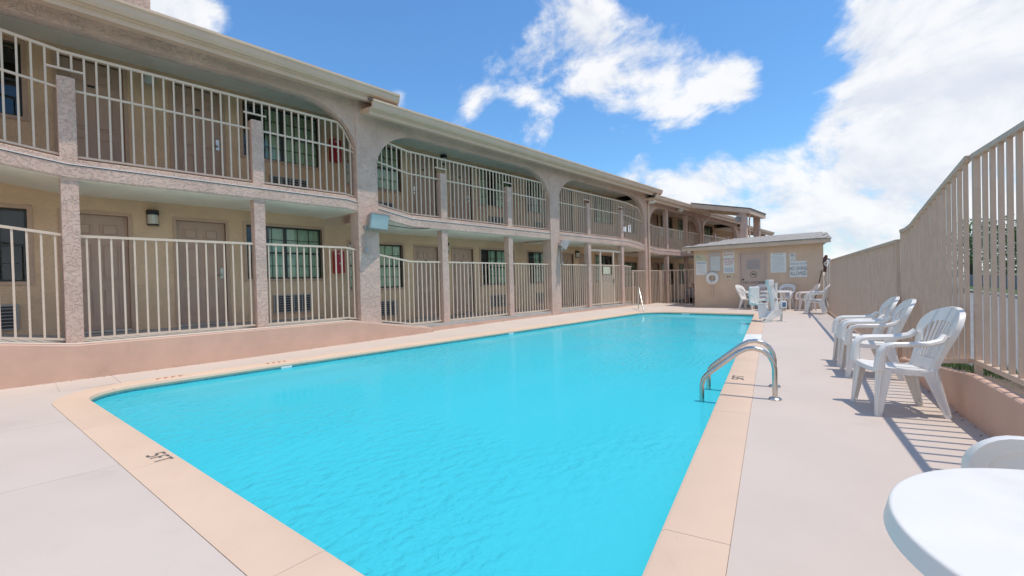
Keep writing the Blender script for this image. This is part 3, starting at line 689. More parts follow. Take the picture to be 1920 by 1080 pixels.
upperC(20.10, 22.10, 'waist high upper railing sloping down just past the grey downspout')
upperC(22.30, 24.70, 'waist high upper railing on the shaded landing left of the shed roof')
upperC(24.90, 26.66, 'waist high upper railing behind the left end of the shed roof', detail=False)
upperC(27.10, 33.75, 'far waist high upper railing under the arch right of the second downspout', detail=False)

# gate in the ground floor railing
gate = empty('pool_gate', (RX, 16.25, 0.3)); GP = Matrix.Translation(-gate.location); gz = -0.28
tag(gate, 'cream pool gate under a tall cream header frame with a pale notice plate', 'gate')
MB().box(RX - 0.03, 15.05, 2.42, RX + 0.03, 17.45, 2.50).xf(GP).build('header', 'rail_paint', gate)
for y in (15.85, 16.88): MB().box(RX - 0.03, y - 0.035, 0.26, RX + 0.03, y + 0.035, 2.42).xf(GP).build('gate_post', 'rail_paint', gate)
for a, c in ((15.05, 15.815), (15.885, 16.845), (16.915, 17.45)):
    for z in (0.31, 1.86): MB().box(RX - 0.02, a, z, RX + 0.02, c, z + 0.04).xf(GP).build('rail', 'rail_paint', gate)
    n = round((c - a) / 0.135)
    me = MB().box(-0.0125, -0.0125, 0, 0.0125, 0.0125, 1.51).mesh('baluster', 'rail_paint')
    for i in range(n): link('baluster', me, gate, Vector((RX, a + (c - a) * (i + 0.5) / n, 0.35)) - gate.location)
MB().box(RX + 0.022, 16.02, 1.52, RX + 0.032, 16.55, 1.82).xf(GP).build('notice_plate', 'sign_cream', gate)
ms = MB()
for i in range(16): yy = 15.95 + i * 0.055; ms.box(RX + 0.014, yy, 0.36, RX + 0.020, yy + 0.022, 1.50)
ms.xf(GP).build('mesh_panel', 'rail_paint', gate)
MB().box(RX - 0.02, 16.78, 1.15, RX + 0.05, 16.86, 1.32).xf(GP).build('latch', 'steel', gate)

# ------------------------------------------------------------------ things on the walls
def air_conditioner(y, z, label):
    a = empty('air_conditioner', (WX, y, z)); tag(a, label, 'air conditioner', 'wall air conditioners under the windows')
    MB().box(0.0, -0.44, 0, 0.05, 0.44, 0.42).build('sleeve', 'ac_grille', a, bevel=0.006)
    MB().box(0.045, -0.41, 0.03, 0.052, 0.41, 0.39).build('coil', 'ac_dark', a)
    me = MB().box(0, -0.41, 0, 0.012, 0.41, 0.012).mesh('grille_bar', 'ac_grille'); mv = MB().box(0, 0, 0.03, 0.016, 0.022, 0.39).mesh('grille_post', 'ac_grille')
    for i in range(6): link('grille_bar', me, a, (0.052, 0, 0.07 + i * 0.055))
    for i in range(5): link('grille_post', mv, a, (0.054, -0.40 + i * 0.195, 0))
for y, z, lb in ((4.46, 0.71, 'slatted air conditioner below the nearest ground floor window'), (4.46, 3.44, 'slatted air conditioner below the nearest upper window'),
                 (6.86, 0.44, 'slatted ground floor air conditioner just right of the nearest floodlight pier'), (6.86, 3.16, 'slatted upper floor air conditioner just right of the first arch pier'),
                 (11.5, 0.44, 'slatted ground floor air conditioner just left of the farther floodlight pier'), (11.5, 3.16, 'slatted upper floor air conditioner at the right end of the middle arch'),
                 (13.98, 0.44, 'slatted ground floor air conditioner half hidden behind the farther floodlight pier'), (13.98, 3.16, 'slatted upper floor air conditioner at the left of the third arch'),
                 (-0.35, 0.71, 'slatted air conditioner at the left edge behind the ground floor railing')):
    air_conditioner(y, z, lb)
def wall_lamp(y, z, label):
    a = empty('wall_lamp', (WX, y, z)); tag(a, label, 'lamp', 'wall lamps between the doors')
    MB().box(0.0, -0.09, 0.0, 0.03, 0.09, 0.30).build('back_plate', 'black_metal', a)
    MB().rings([[(0.03 + dx * math.sin(R(t)), -0.085 * math.cos(R(t)), zz) for t in range(0, 181, 20)] for dx, zz in ((0.11, 0.02), (0.11, 0.20))]).build('diffuser', 'lamp_glass', a, smooth=True)
    MB().rings([[(0.03 + 0.125 * math.sin(R(t)), -0.10 * math.cos(R(t)), zz) for t in range(0, 181, 20)] for zz in (0.20, 0.29)]).build('cap', 'black_metal', a, smooth=True)
    MB().rings([[(0.03 + 0.118 * math.sin(R(t)), -0.095 * math.cos(R(t)), zz) for t in range(0, 181, 20)] for zz in (0.0, 0.022)]).build('rim', 'black_metal', a, smooth=True)
for y, z, lb in ((1.88, 2.55, 'black lantern lamp between the two nearest ground floor doors'), (9.12, 4.98, 'black lantern lamp high on the upper wall of the middle arch'),
                 (9.12, 2.27, 'black lantern lamp between ground floor doors behind the middle arch'), (16.36, 2.27, 'black lantern lamp between the doors near the pool gate'), (14.95, 4.96, 'black lantern lamp at the left of the third arch')):
    wall_lamp(y, z, lb)
for y, z, lb in ((5.58, 1.62, 'red fire extinguisher box on the ground floor wall left of the nearest floodlight pier'), (5.58, 4.42, 'red fire extinguisher box on the upper wall at the right of the nearest arch')):
    a = empty('extinguisher_box', (WX, y, z)); tag(a, lb, 'extinguisher', 'red extinguisher boxes')
    MB().box(0.0, -0.13, 0, 0.17, 0.13, 0.56).build('case', 'red_paint', a, bevel=0.03, smooth=True)
    lettering('FIRE', 0.07, 'tile_white', a, (0.172, 0, 0.49), (R(90), 0, R(90)))
    MB().box(0.17, -0.03, 0.22, 0.185, 0.03, 0.26).build('pull', 'chrome', a)
def floodlight(y, z, yaw, sc, label, glass, tilt=35):
    a = empty('floodlight', (FX + 0.05, y, z), yaw); tag(a, label, 'floodlight', 'floodlights on the piers')
    M = Matrix.Rotation(R(tilt), 4, 'Y')
    w, h, d = 0.26 * sc, 0.30 * sc, 0.24 * sc
    T = Matrix.Translation((0.17, 0, 0)) @ M
    MB().rings([[(-d * 0.55, -w * 0.62, -h * 0.35), (-d * 0.55, w * 0.62, -h * 0.35), (-d * 0.55, w * 0.62, h * 0.3), (-d * 0.55, -w * 0.62, h * 0.3)], [(0.06, -w, -h * 0.55), (0.06, w, -h * 0.55), (0.06, w, h * 0.5), (0.06, -w, h * 0.5)], [(0.085, -w, -h * 0.55), (0.085, w, -h * 0.55), (0.085, w, h * 0.5), (0.085, -w, h * 0.5)]]).xf(T).build('housing', 'flood_case', a, bevel=0.008)
    MB().box(0.084, -w * 0.92, -h * 0.48, 0.092, w * 0.92, h * 0.43).xf(T).build('lens', glass, a)
    MB().box(0.083, -w * 1.03, h * 0.44, 0.10, w * 1.03, h * 0.54).xf(T).build('visor', 'flood_case', a)
    MB().box(0.0, -0.05, -0.12, 0.06, 0.05, 0.06).build('bracket', 'flood_case', a)
    MB().tube([(0.02, -0.20, -0.16), (0.025, -0.21, -0.30), (0.015, -0.21, -0.62)], 0.012, 6).build('conduit', 'flood_case', a)
    MB().box(0.0, -0.25, -0.72, 0.05, -0.17, -0.60).build('junction_box', 'flood_case', a)
    MB().box(0.0, -0.26, -0.20, 0.06, -0.15, -0.11).build('photocell', 'flood_case', a)
floodlight(5.62, 2.76, R(14), 1.10, 'large square floodlight with pale blue glass on the nearest pier', 'flood_glass', 12)
floodlight(12.85, 2.55, R(62), 1.15, 'square floodlight turned towards the pool on the farther pier', 'flood_glass', 30)
a = empty('round_lamp', (FX + 0.05, 19.9, 4.86)); tag(a, 'round white lamp at the top of the third pier beside the downspout', 'lamp')
MB().lathe([(0.02, 0.08), (0.10, 0.05), (0.16, 0.0), (0.165, -0.05), (0.12, -0.10), (0.03, -0.12)], 20, (0.22, 0, 0)).build('globe', 'white_plastic', a, smooth=True)
MB().tube([(0, 0, 0.10), (0.12, 0, 0.13), (0.22, 0, 0.08)], 0.02, 8).build('arm', 'black_metal', a)
a = empty('eave_lamp', (-9.2, 23.3, 4.78)); tag(a, 'small round white lamp under the far eave left of the canopy beam', 'lamp')
MB().lathe([(0.03, 0.10), (0.14, 0.06), (0.15, -0.03), (0.05, -0.09)], 16).build('globe', 'white_plastic', a, smooth=True)
MB().tube([(0, 0, 0.08), (0, 0, 0.22)], 0.02, 8).build('stem', 'black_metal', a)
a = empty('canopy_speaker', (-6.6, 24.0, 4.12)); tag(a, 'small grey horn speaker under the far canopy corner', 'speaker')
MB().lathe([(0.03, -0.10), (0.06, -0.04), (0.15, 0.10), (0.14, 0.11), (0.05, 0.02)], 16).xf(Matrix.Rotation(R(100), 4, 'X')).build('horn', 'flood_case', a, smooth=True)
MB().box(-0.02, 0, 0.02, 0.02, 0.04, 0.26).build('bracket', 'flood_case', a)
a = empty('globe_lamp', (WX, 1.88, 5.30)); tag(a, 'small pale globe lamp high between the two nearest upper doors', 'lamp')
MB().lathe([(0.02, 0.10), (0.08, 0.07), (0.10, 0.0), (0.07, -0.07), (0.02, -0.09)], 16, (0.14, 0, 0)).build('globe', 'flood_glass', a, smooth=True)
MB().tube([(0, 0, 0.08), (0.14, 0, 0.11)], 0.02, 8).build('arm', 'flood_case', a)
# loose cable under the slab
tag(MB().tube([(-9.38, 5.84, 2.74), (-9.39, 6.3, 2.70), (-9.39, 6.75, 2.685), (-9.38, 7.2, 2.71), (-9.40, 7.3, 2.74)], 0.011, 6).build('cable', 'black_metal'), 'black cable hanging along the slab edge right of the nearest floodlight', 'cable')
# ------------------------------------------------------------------ pool house
SY = 20.2
sh = empty('pool_house', (-5.06, 21.6, 0)); SP = Matrix.Translation(-sh.location)
tag(sh, 'low tan stucco pool house with pale shingle roof at the far end of the pool', 'shed')
SZ = 2.50
def wallpanel(x0, x1, z0, z1): return MB().box(x0, SY, z0, x1, SY + 0.15, z1)
w = MB().box(-7.42, SY, -0.1, -5.56, SY + 0.15, SZ).box(-4.56, SY, -0.1, -2.70, SY + 0.15, SZ).box(-5.56, SY, 2.26, -4.56, SY + 0.15, SZ)
w.box(-7.42, SY + 0.15, -0.1, -7.27, 23.4, SZ).box(-7.27, 23.25, -0.1, -3.5, 23.4, SZ)
w.rings([[(-2.87, SY + 0.15, z), (-2.71, SY + 0.15, z), (-3.36, 23.4, z), (-3.5, 23.4, z)] for z in (-0.1, SZ)])
w.xf(SP).build('wall', 'shed_wall', sh)
d = MB().box(-5.53, SY + 0.05, 0.09, -4.59, SY + 0.10, 2.22).xf(SP).build('door', 'shed_door', sh)
fr = MB().box(-5.60, SY - 0.018, 0.06, -5.53, SY + 0.06, 2.29).box(-4.59, SY - 0.018, 0.06, -4.52, SY + 0.06, 2.29).box(-5.53, SY - 0.018, 2.22, -4.59, SY + 0.06, 2.29).xf(SP).build('frame', 'shed_door', d)
MB().box(-5.62, SY - 0.12, -0.05, -4.50, SY + 0.05, 0.075).xf(SP).build('threshold', 'walk_concrete', d)
lv = MB().box(-5.31, SY + 0.030, 1.54, -4.80, SY + 0.05, 1.97)
lv.xf(SP).build('louver_frame', 'sign_mauve', d)
me = MB().rings([[(-0.24, 0, 0), (-0.24, -0.016, -0.016), (-0.24, -0.012, -0.02), (-0.24, 0, -0.008)], [(0.24, 0, 0), (0.24, -0.016, -0.016), (0.24, -0.012, -0.02), (0.24, 0, -0.008)]]).mesh('louver', 'sign_mauve')
for i in range(13): link('louver', me, d, Vector((-5.055, SY + 0.030, 1.945 - i * 0.03)) - sh.location)
MB().tube([(-5.44, SY + 0.05, 1.15), (-5.44, SY - 0.02, 1.15)], 0.03, 10).xf(SP).build('knob', 'black_metal', d, smooth=True)
def no_smoking(parent, c, r, m='marker_ink'):
    ring = []
    mb = MB(); n = 28
    mb.rings([[(c[0] + rr * math.cos(2 * math.pi * j / n), c[1] - dy, c[2] + rr * math.sin(2 * math.pi * j / n)) for rr, dy in ((r, 0), (r, 0.004), (r * 0.86, 0.004), (r * 0.86, 0))] for j in range(n + 1)], cap=False)
    mb.bar((c[0] - r * 0.6, c[1] - 0.002, c[2] + r * 0.6), (c[0] + r * 0.6, c[1] - 0.002, c[2] - r * 0.6), r * 0.13, 0.004, side=(1, 0, 1))
    mb.box(c[0] - r * 0.52, c[1] - 0.0055, c[2] - r * 0.10, c[0] + r * 0.36, c[1] - 0.0005, c[2] + r * 0.16)
    mb.box(c[0] + r * 0.40, c[1] - 0.0055, c[2] - r * 0.10, c[0] + r * 0.52, c[1] - 0.0005, c[2] + r * 0.16)
    mb.box(c[0] - r * 0.35, c[1] - 0.005, c[2] + r * 0.16, c[0] + r * 0.30, c[1] - 0.0005, c[2] + r * 0.36)
    return mb.build('no_smoking_symbol', m, parent)
no_smoking(d, Vector((-5.06, SY + 0.049, 1.35)) - sh.location, 0.13)
lettering('NO SMOKING', 0.14, 'marker_ink', d, Vector((-4.98, SY + 0.046, 1.02)) - sh.location, (R(90), 0, 0), ext=0.002, xscale=1.05)
# roof: shingle courses, left end hipped
ridge_z, ridge_y = 2.95, 21.75
E0, E1, EY0, EY1 = -7.86, -2.38, 19.86, 23.7
rf = MB()
def e1(y): return E1 - 0.2 * (y - EY0)
rf.quad((E0, EY0, 2.60), (E1, EY0, 2.60), (e1(ridge_y), ridge_y, ridge_z), (E0 + 1.5, ridge_y, ridge_z))
rf.quad((E0, EY1, 2.60), (E0 + 1.5, ridge_y, ridge_z), (e1(ridge_y), ridge_y, ridge_z), (e1(EY1), EY1, 2.60)); rf.quad((E0, EY0, 2.60), (E0 + 1.5, ridge_y, ridge_z), (E0, EY1, 2.60))
rf.quad((E0, EY0, 2.575), (E0, EY1, 2.575), (e1(EY1), EY1, 2.575), (E1, EY0, 2.575)); rf.quad((E1, EY0, 2.575), (e1(EY1), EY1, 2.575), (e1(EY1), EY1, 2.60), (e1(ridge_y), ridge_y, ridge_z), (E1, EY0, 2.60))
rf.quad((E0, EY0, 2.575), (E1, EY0, 2.575), (E1, EY0, 2.60), (E0, EY0, 2.60))
roof = rf.xf(SP).build('roof', 'shingle', sh)
sl_ = math.atan2(ridge_z - 2.60, ridge_y - EY0)
rnd = random.Random(3); shm = [MB().box(-w_ / 2, 0, 0, w_ / 2, 0.30, 0.012).mesh('shingle', 'shingle') for w_ in (0.29, 0.31, 0.27)]
for r_ in range(8):
    dcy = r_ * 0.245; yy = EY0 - 0.015 + dcy * math.cos(sl_); zz = 2.606 + dcy * math.sin(sl_)
    x = E0 + 0.03 + 1.5 * (yy - EY0) / (ridge_y - EY0) + 0.1 + (0.15 if r_ % 2 else 0)
    while x < e1(yy) - 0.30:
        o = link('shingle', rnd.choice(shm), roof, Vector((x + 0.15, yy, zz + rnd.uniform(0, 0.004))) - sh.location); o.rotation_euler = (sl_ + 0.03, 0, rnd.uniform(-0.01, 0.01)); x += 0.306
MB().box(E0 + 0.03, EY0 + 0.02, 2.44, E1 - 0.03, EY0 + 0.05, 2.574).box(E0 + 0.02, EY0 + 0.051, 2.44, E0 + 0.05, EY1 - 0.03, 2.574).xf(SP).build('fascia', 'fascia_paint', sh)
MB().rings([[(E0 + 0.06, EY0 + 0.055, z), (E1 - 0.06, EY0 + 0.055, z), (e1(EY1) - 0.06, EY1 - 0.06, z), (E0 + 0.06, EY1 - 0.06, z)] for z in (2.505, 2.53)]).xf(SP).build('soffit', 'shed_wall', sh)
MB().lathe([(0.02, 0.03), (0.07, 0.02), (0.08, -0.03), (0.03, -0.06)], 12, (-7.55, 20.0, 2.42)).xf(SP).build('lamp', 'white_plastic', sh, smooth=True)
# signs on the pool house
def sign(x0, x1, z0, z1, m, label, name='sign', t=0.012):
    s = empty(name, ((x0 + x1) / 2, SY - 0.004, (z0 + z1) / 2)); tag(s, label, 'sign', 'signs on the pool house')
    MB().box(x0 - s.location.x, -t, z0 - s.location.z, x1 - s.location.x, 0, z1 - s.location.z).build('plate', m, s); s['t'] = t; return s
def line_rows(s, rows, m, w, z0, dz, t=0.012, jag=0.25, h=0.012, seed=1):
    rn = random.Random(seed); mb = MB()
    for i in range(rows):
        x = -w / 2
        end = w / 2 * (1 - jag * rn.random())
        while x < end:
            l = rn.uniform(0.02, 0.06); mb.box(x, -t - 0.0015, z0 - i * dz - h / 2, min(x + l, w / 2), -t + 0.001, z0 - i * dz + h / 2); x += l + 0.012
    tag(mb.build('print', m, s), kind='stuff')
UP = (R(90), 0, 0)
s = sign(-7.36, -6.93, 2.01, 2.30, 'sign_cream', 'cream notice with a small diagram at the left end of the pool house wall')
no_smoking(s, Vector((-0.10, -0.012, 0.03)), 0.07, 'grey_ink'); line_rows(s, 3, 'grey_ink', 0.14, 0.0, 0.04, seed=4)
s = sign(-7.33, -6.87, 1.39, 2.0, 'sign_white', 'white notice with blue heading below the cream notice')
line_rows(s, 2, 'blue_ink', 0.38, 0.235, 0.035, h=0.02, jag=0.05, seed=5); line_rows(s, 5, 'grey_ink', 0.30, 0.11, 0.08, seed=6)
s = sign(-6.79, -6.30, 1.53, 2.36, 'sign_mauve', 'mauve board with a pale gridded chart above the life ring')
MB().box(-0.16, -0.016, -0.40, 0.22, -0.0125, 0.22).build('chart', 'sign_white', s)
mb = MB()
for i in range(13): mb.box(-0.15 + i * 0.03, -0.018, -0.39, -0.147 + i * 0.03, -0.0155, 0.21)
for i in range(21): mb.box(-0.15, -0.0182, -0.39 + i * 0.03, 0.21, -0.0156, -0.387 + i * 0.03)
mb.build('grid', 'grey_ink', s)
s = sign(-6.19, -5.76, 1.43, 2.39, 'sign_white', 'tall white sign with red warning capitals left of the shed door')
lettering('NO DIVING\nALLOWED', 0.115, 'red_ink', s, (0, -0.0135, 0.36), UP, xscale=0.68)
lettering('WARNING NO\nLIFE GUARD\nON DUTY', 0.108, 'red_ink', s, (0, -0.0135, 0.0), UP, xscale=0.64)
line_rows(s, 4, 'blue_ink', 0.34, -0.27, 0.045, seed=8, h=0.018)
s = sign(-6.11, -5.84, 1.19, 1.38, 'sign_cream', 'small cream plate with two dark marks below the red warning sign')
mb = MB(); mb.box(-0.08, -0.0135, -0.03, -0.02, -0.011, 0.04); mb.box(0.01, -0.0135, -0.03, 0.06, -0.011, 0.04); mb.build('print', 'red_ink', s)
s = sign(-4.42, -3.88, 1.40, 2.17, 'sign_white', 'large white notice full of small print right of the shed door')
line_rows(s, 1, 'grey_ink', 0.34, 0.33, 0.1, seed=9, h=0.025, jag=0); line_rows(s, 13, 'grey_ink', 0.44, 0.25, 0.048, seed=10)
s = sign(-3.77, -3.57, 1.84, 2.14, 'sign_white', 'small white no smoking sign above the no diving board')
no_smoking(s, Vector((0, -0.012, 0.06)), 0.068); line_rows(s, 2, 'grey_ink', 0.14, -0.06, 0.04, seed=11)
s = sign(-3.77, -3.20, 1.20, 1.82, 'sign_white', 'pale no diving allowed board with large dark capitals at the right')
lettering('SHALLOW WATER', 0.12, 'grey_ink', s, (0, -0.0135, 0.20), UP, xscale=0.58)
lettering('NO DIVING', 0.20, 'marker_ink', s, (0, -0.0135, 0.02), UP, xscale=0.56)
lettering('ALLOWED', 0.20, 'marker_ink', s, (0, -0.0135, -0.17), UP, xscale=0.56)
# life ring, rope and rest
lr = empty('life_ring', (-6.64, SY - 0.07, 1.24)); tag(lr, 'white life ring hanging on the pool house wall', 'life ring')
n = 28; MB().rings([[((0.20 + 0.075 * math.cos(R(t))) * math.cos(2 * math.pi * j / n), 0.06 * math.sin(R(t)), (0.20 + 0.075 * math.cos(R(t))) * math.sin(2 * math.pi * j / n)) for t in range(0, 360, 36)] for j in range(n + 1)], cap=False).build('ring', 'white_plastic', lr, smooth=True)
for k in range(4):
    an = R(45 + 90 * k); c = Vector((0.20 * math.cos(an), 0, 0.20 * math.sin(an))); u = Vector((math.cos(an), 0, math.sin(an)))
    MB().rings([[c + u * (0.079 * math.cos(R(t))) + Vector((0, 0.064 * math.sin(R(t)), 0)) + Vector((-u.z, 0, u.x)) * q for t in range(0, 360, 36)] for q in (-0.03, 0.03)]).build('band', 'tile_white', lr, smooth=True)
MB().tube([(0.01, -0.03, 0.12), (0.02, -0.05, 0.0), (0.0, -0.05, -0.20), (0.0, 0.02, -0.34), (-0.01, 0.03, -0.70)], 0.022, 8).build('rope', 'rope', lr)
MB().box(-0.03, 0.0, 0.20, 0.03, 0.065, 0.30).build('hook', 'steel', lr)
tag(MB().tube([(-2.98, 19.75, 0.02), (-2.72, 20.15, 1.45)], 0.018, 8).build('leaning_pole', 'wood_pole'), 'dark wooden pole leaning against the right end of the pool house', 'pole')

# ------------------------------------------------------------------ street fence, low wall and grass
FD = Vector((-0.2012, 0.9795, 0)).normalized(); FN = Vector((0.9795, 0.2012, 0))
def fence_pt(y, off, z):
    off = off(y) if callable(off) else off
    return Vector((fence_x(y), y, z)) + FN * off
def near_lift(y):
    t = max(0.0, min(1.0, (7.65 - y) / 2.05)); return 0.43 * t ** 0.92 if t > 0 else 0.0
def fence_panel(y0, y1, off, zb, zt, label, posts, pitch=0.152):
    f = empty('street_fence', fence_pt(y0, off, zb(y0))); tag(f, label, 'fence', 'tan slat fence along the street')
    P = Matrix.Translation(-f.location); n = max(1, int((y1 - y0) / 0.25)); ys = [y0 + (y1 - y0) * i / n for i in range(n + 1)]
    def rail(zf, w, h): return MB().rings([[fence_pt(y, off(y) - w / 2, zf(y) - h / 2), fence_pt(y, off(y) + w / 2, zf(y) - h / 2), fence_pt(y, off(y) + w / 2, zf(y) + h / 2), fence_pt(y, off(y) - w / 2, zf(y) + h / 2)] for y in ys]).xf(P)
    rail(lambda y: zt(y), 0.05, 0.04).build('top_rail', 'fence_paint', f); rail(lambda y: zb(y) + 0.03, 0.045, 0.04).build('bottom_rail', 'fence_paint', f)
    cache = {}; cnt = round((y1 - y0) / pitch); rot = math.atan2(FD.y, FD.x) - math.pi / 2
    for i in range(cnt):
        y = y0 + (y1 - y0) * (i + 0.5) / cnt
        if any(abs(y - p) < 0.07 for p in posts): continue
        h = round(zt(y) - zb(y) - 0.07, 2)
        if h not in cache: cache[h] = MB().box(-0.015, -0.0135, 0, 0.015, 0.0135, h).mesh('slat', 'fence_paint')
        o = link('slat', cache[h], f, fence_pt(y, off, zb(y) + 0.052) - f.location); o.rotation_euler = (0, 0, rot)
    for p in posts:
        o = MB().box(-0.022, -0.022, -0.3, 0.022, 0.022, zt(p) - zb(p) - 0.018).build('post', 'fence_paint', f); o.location = fence_pt(p, off, zb(p)) - f.location; o.rotation_euler = (0, 0, rot)
    return f
fence_panel(8.08, 19.3, lambda y: 0.03, lambda y: 0.02, lambda y: 1.71, 'lower straight run of tan slat fence between the chairs and the pool house', (8.12, 10.5, 13.0, 15.6, 18.2))
fence_panel(5.62, 8.10, lambda y: 0.07, lambda y: 0.09 + near_lift(y) * 0.86, lambda y: 1.84 + near_lift(y), 'climbing run of tall tan slat fence behind the nearest single chair', (8.05,))
fence_panel(0.6, 5.60, lambda y: 0.10, lambda y: 0.46, lambda y: 2.27, 'nearest run of tall tan slat fence at the right edge above the pink wall', (0.7, 2.9, 5.56))
# low pink wall
yw = [-3.0, 2.0, 4.5, 5.4, 6.2, 7.0, 7.6, 7.95]
def wz(y): return 0.40 if y < 5.4 else max(0.03, 0.41 - 0.105 * (y - 5.4))
lw = MB().rings([[fence_pt(y, 0.0, -0.1), fence_pt(y, 0.0, wz(y) - 0.012), fence_pt(y, 0.012, wz(y)), fence_pt(y, 0.075 if y < 5.4 else 0.055, wz(y)), fence_pt(y, 0.075 if y < 5.4 else 0.055, -0.1)] for y in yw]).build('low_wall', 'kerb_paint')
tag(lw, 'low pink painted retaining wall under the street fence', 'wall')
# raised grass strip behind the wall
bm_ = MB(); yg = [-3.0, 2.0, 4.5, 5.4, 6.2, 7.0, 8.0, 9.5, 20, 40]
for a, c in zip(yg, yg[1:]):
    la, lc = (max(0.0, wz(a) - 0.03) if a < 8 else 0.0), (max(0.0, wz(c) - 0.03) if c < 8 else 0.0)
    bm_.quad(fence_pt(a, 0.06, la), fence_pt(a, 0.55, la * 0.9 + 0.01), fence_pt(c, 0.55, lc * 0.9 + 0.01), fence_pt(c, 0.06, lc))
    bm_.quad(fence_pt(a, 0.55, la * 0.9 + 0.01), fence_pt(a, 0.85, -0.02), fence_pt(c, 0.85, -0.02), fence_pt(c, 0.55, lc * 0.9 + 0.01))
tag(bm_.build('grass_bank', 'soil'), kind='structure')
gb = MB(); rn = random.Random(11)
for i in range(9000):
    y = rn.uniform(0.5, 12) if i < 7000 else rn.uniform(12, 26); o_ = rn.uniform(0.18 if y < 8 else 0.10, 0.75); base = max(0.0, (wz(y) - 0.03 if y < 8 else 0.0)) * (0.93 if o_ < 0.55 else 0.93 * (0.80 - o_) / 0.25)
    p = fence_pt(y, o_, max(0.0, base)); a = rn.uniform(0, 6.28); h = rn.uniform(0.03, 0.09) * (0.55 + 0.9 * (math.sin(y * 2.3) * 0.5 + 0.5)); u = Vector((math.cos(a), math.sin(a), 0)) * 0.005
    t = p + Vector((rn.uniform(-0.03, 0.03), rn.uniform(-0.03, 0.03), h)); gb.quad(p - u, p + u, t)
tag(gb.build('grass', 'grass_blade'), 'short green grass growing between the wall and the street fence', 'grass', kind='stuff')
# back fence from the walkway to the pool house
def slat_run(name, p, q, zb, zt, label, pitch=0.14):
    p = Vector(p); q = Vector(q); f = empty(name, (p.x, p.y, zb)); tag(f, label, 'fence', 'cream back fence by the pool house'); P = Matrix.Translation(-f.location)
    for z, h in ((zt, 0.04), (zb + 0.05, 0.035)): MB().bar((p.x, p.y, z), (q.x, q.y, z), 0.04, h).xf(P).build('top_rail' if z == zt else 'bottom_rail', 'rail_paint', f)
    n = round((q - p).length / pitch); me = MB().box(-0.0125, -0.0125, 0, 0.0125, 0.0125, zt - zb - 0.085).mesh('baluster', 'rail_paint')
    for i in range(n): c = p.lerp(q, (i + 0.5) / n); link('baluster', me, f, Vector((c.x, c.y, zb + 0.066)) - f.location)
    for c in (p, q): MB().box(c.x - 0.03, c.y - 0.03, -0.1, c.x + 0.03, c.y + 0.03, zt + 0.022).xf(P).build('post', 'rail_paint', f)
slat_run('back_fence', (-9.50, 18.5, 0), (-9.36, 21.05, 0), 0.02, 1.66, 'cream slat fence run along the walkway past the pool gate')
slat_run('back_fence', (-9.30, 21.1, 0), (-7.50, 21.4, 0), 0.02, 1.66, 'cream slat fence run joining the pool house left side', 0.17)
# life hook bracket on the fence
hk = empty('rescue_hook', (-2.39, 18.2, 1.62)); tag(hk, 'white rescue hook arm on a rusty bracket at the far end of the fence', 'hook')
MB().sweep([(0, 0, -0.26), (0.02, 0, -0.10), (-0.01, 0, 0.05), (0.03, 0, 0.2), (0.06, 0, 0.30)], [(0.08, 0.07), (0.10, 0.08), (0.09, 0.07), (0.12, 0.09), (0.07, 0.06)]).build('bracket', 'rust_brown', hk, smooth=True)
hd = Vector((0.40, -2.1, 0))
MB().sweep([(0, 0, 0.03), hd * 0.5 + Vector((0, 0, 0.06)), hd + Vector((0, 0, 0.07))], [(0.05, 0.05)] * 3).build('arm', 'white_plastic', hk, smooth=True)
MB().tube([(0, 0, 0.0), hd * 0.35 + Vector((0, 0, -0.06)), hd * 0.6 + Vector((0, 0, -0.07)), hd * 0.85 + Vector((0, 0, 0.05))], 0.02, 8).build('brace', 'white_plastic', hk, smooth=True)
MB().box(hd.x * 0.9 - 0.03, hd.y * 0.9 - 0.05, 0.09, hd.x * 0.9 + 0.03, hd.y * 0.9 + 0.05, 0.13).build('clip', 'black_metal', hk)
MB().tube([hd + Vector((0, 0.05, 0.05)), hd + Vector((0, -0.05, -0.2)), hd + Vector((0, 0.0, -0.62)), hd + Vector((0, -0.25, -0.72)), hd + Vector((0, -0.5, -0.55)), hd + Vector((0, -0.45, -0.1)), hd + Vector((0, -0.2, 0.06))], 0.008, 6).build('loop', 'white_plastic', hk, smooth=True)

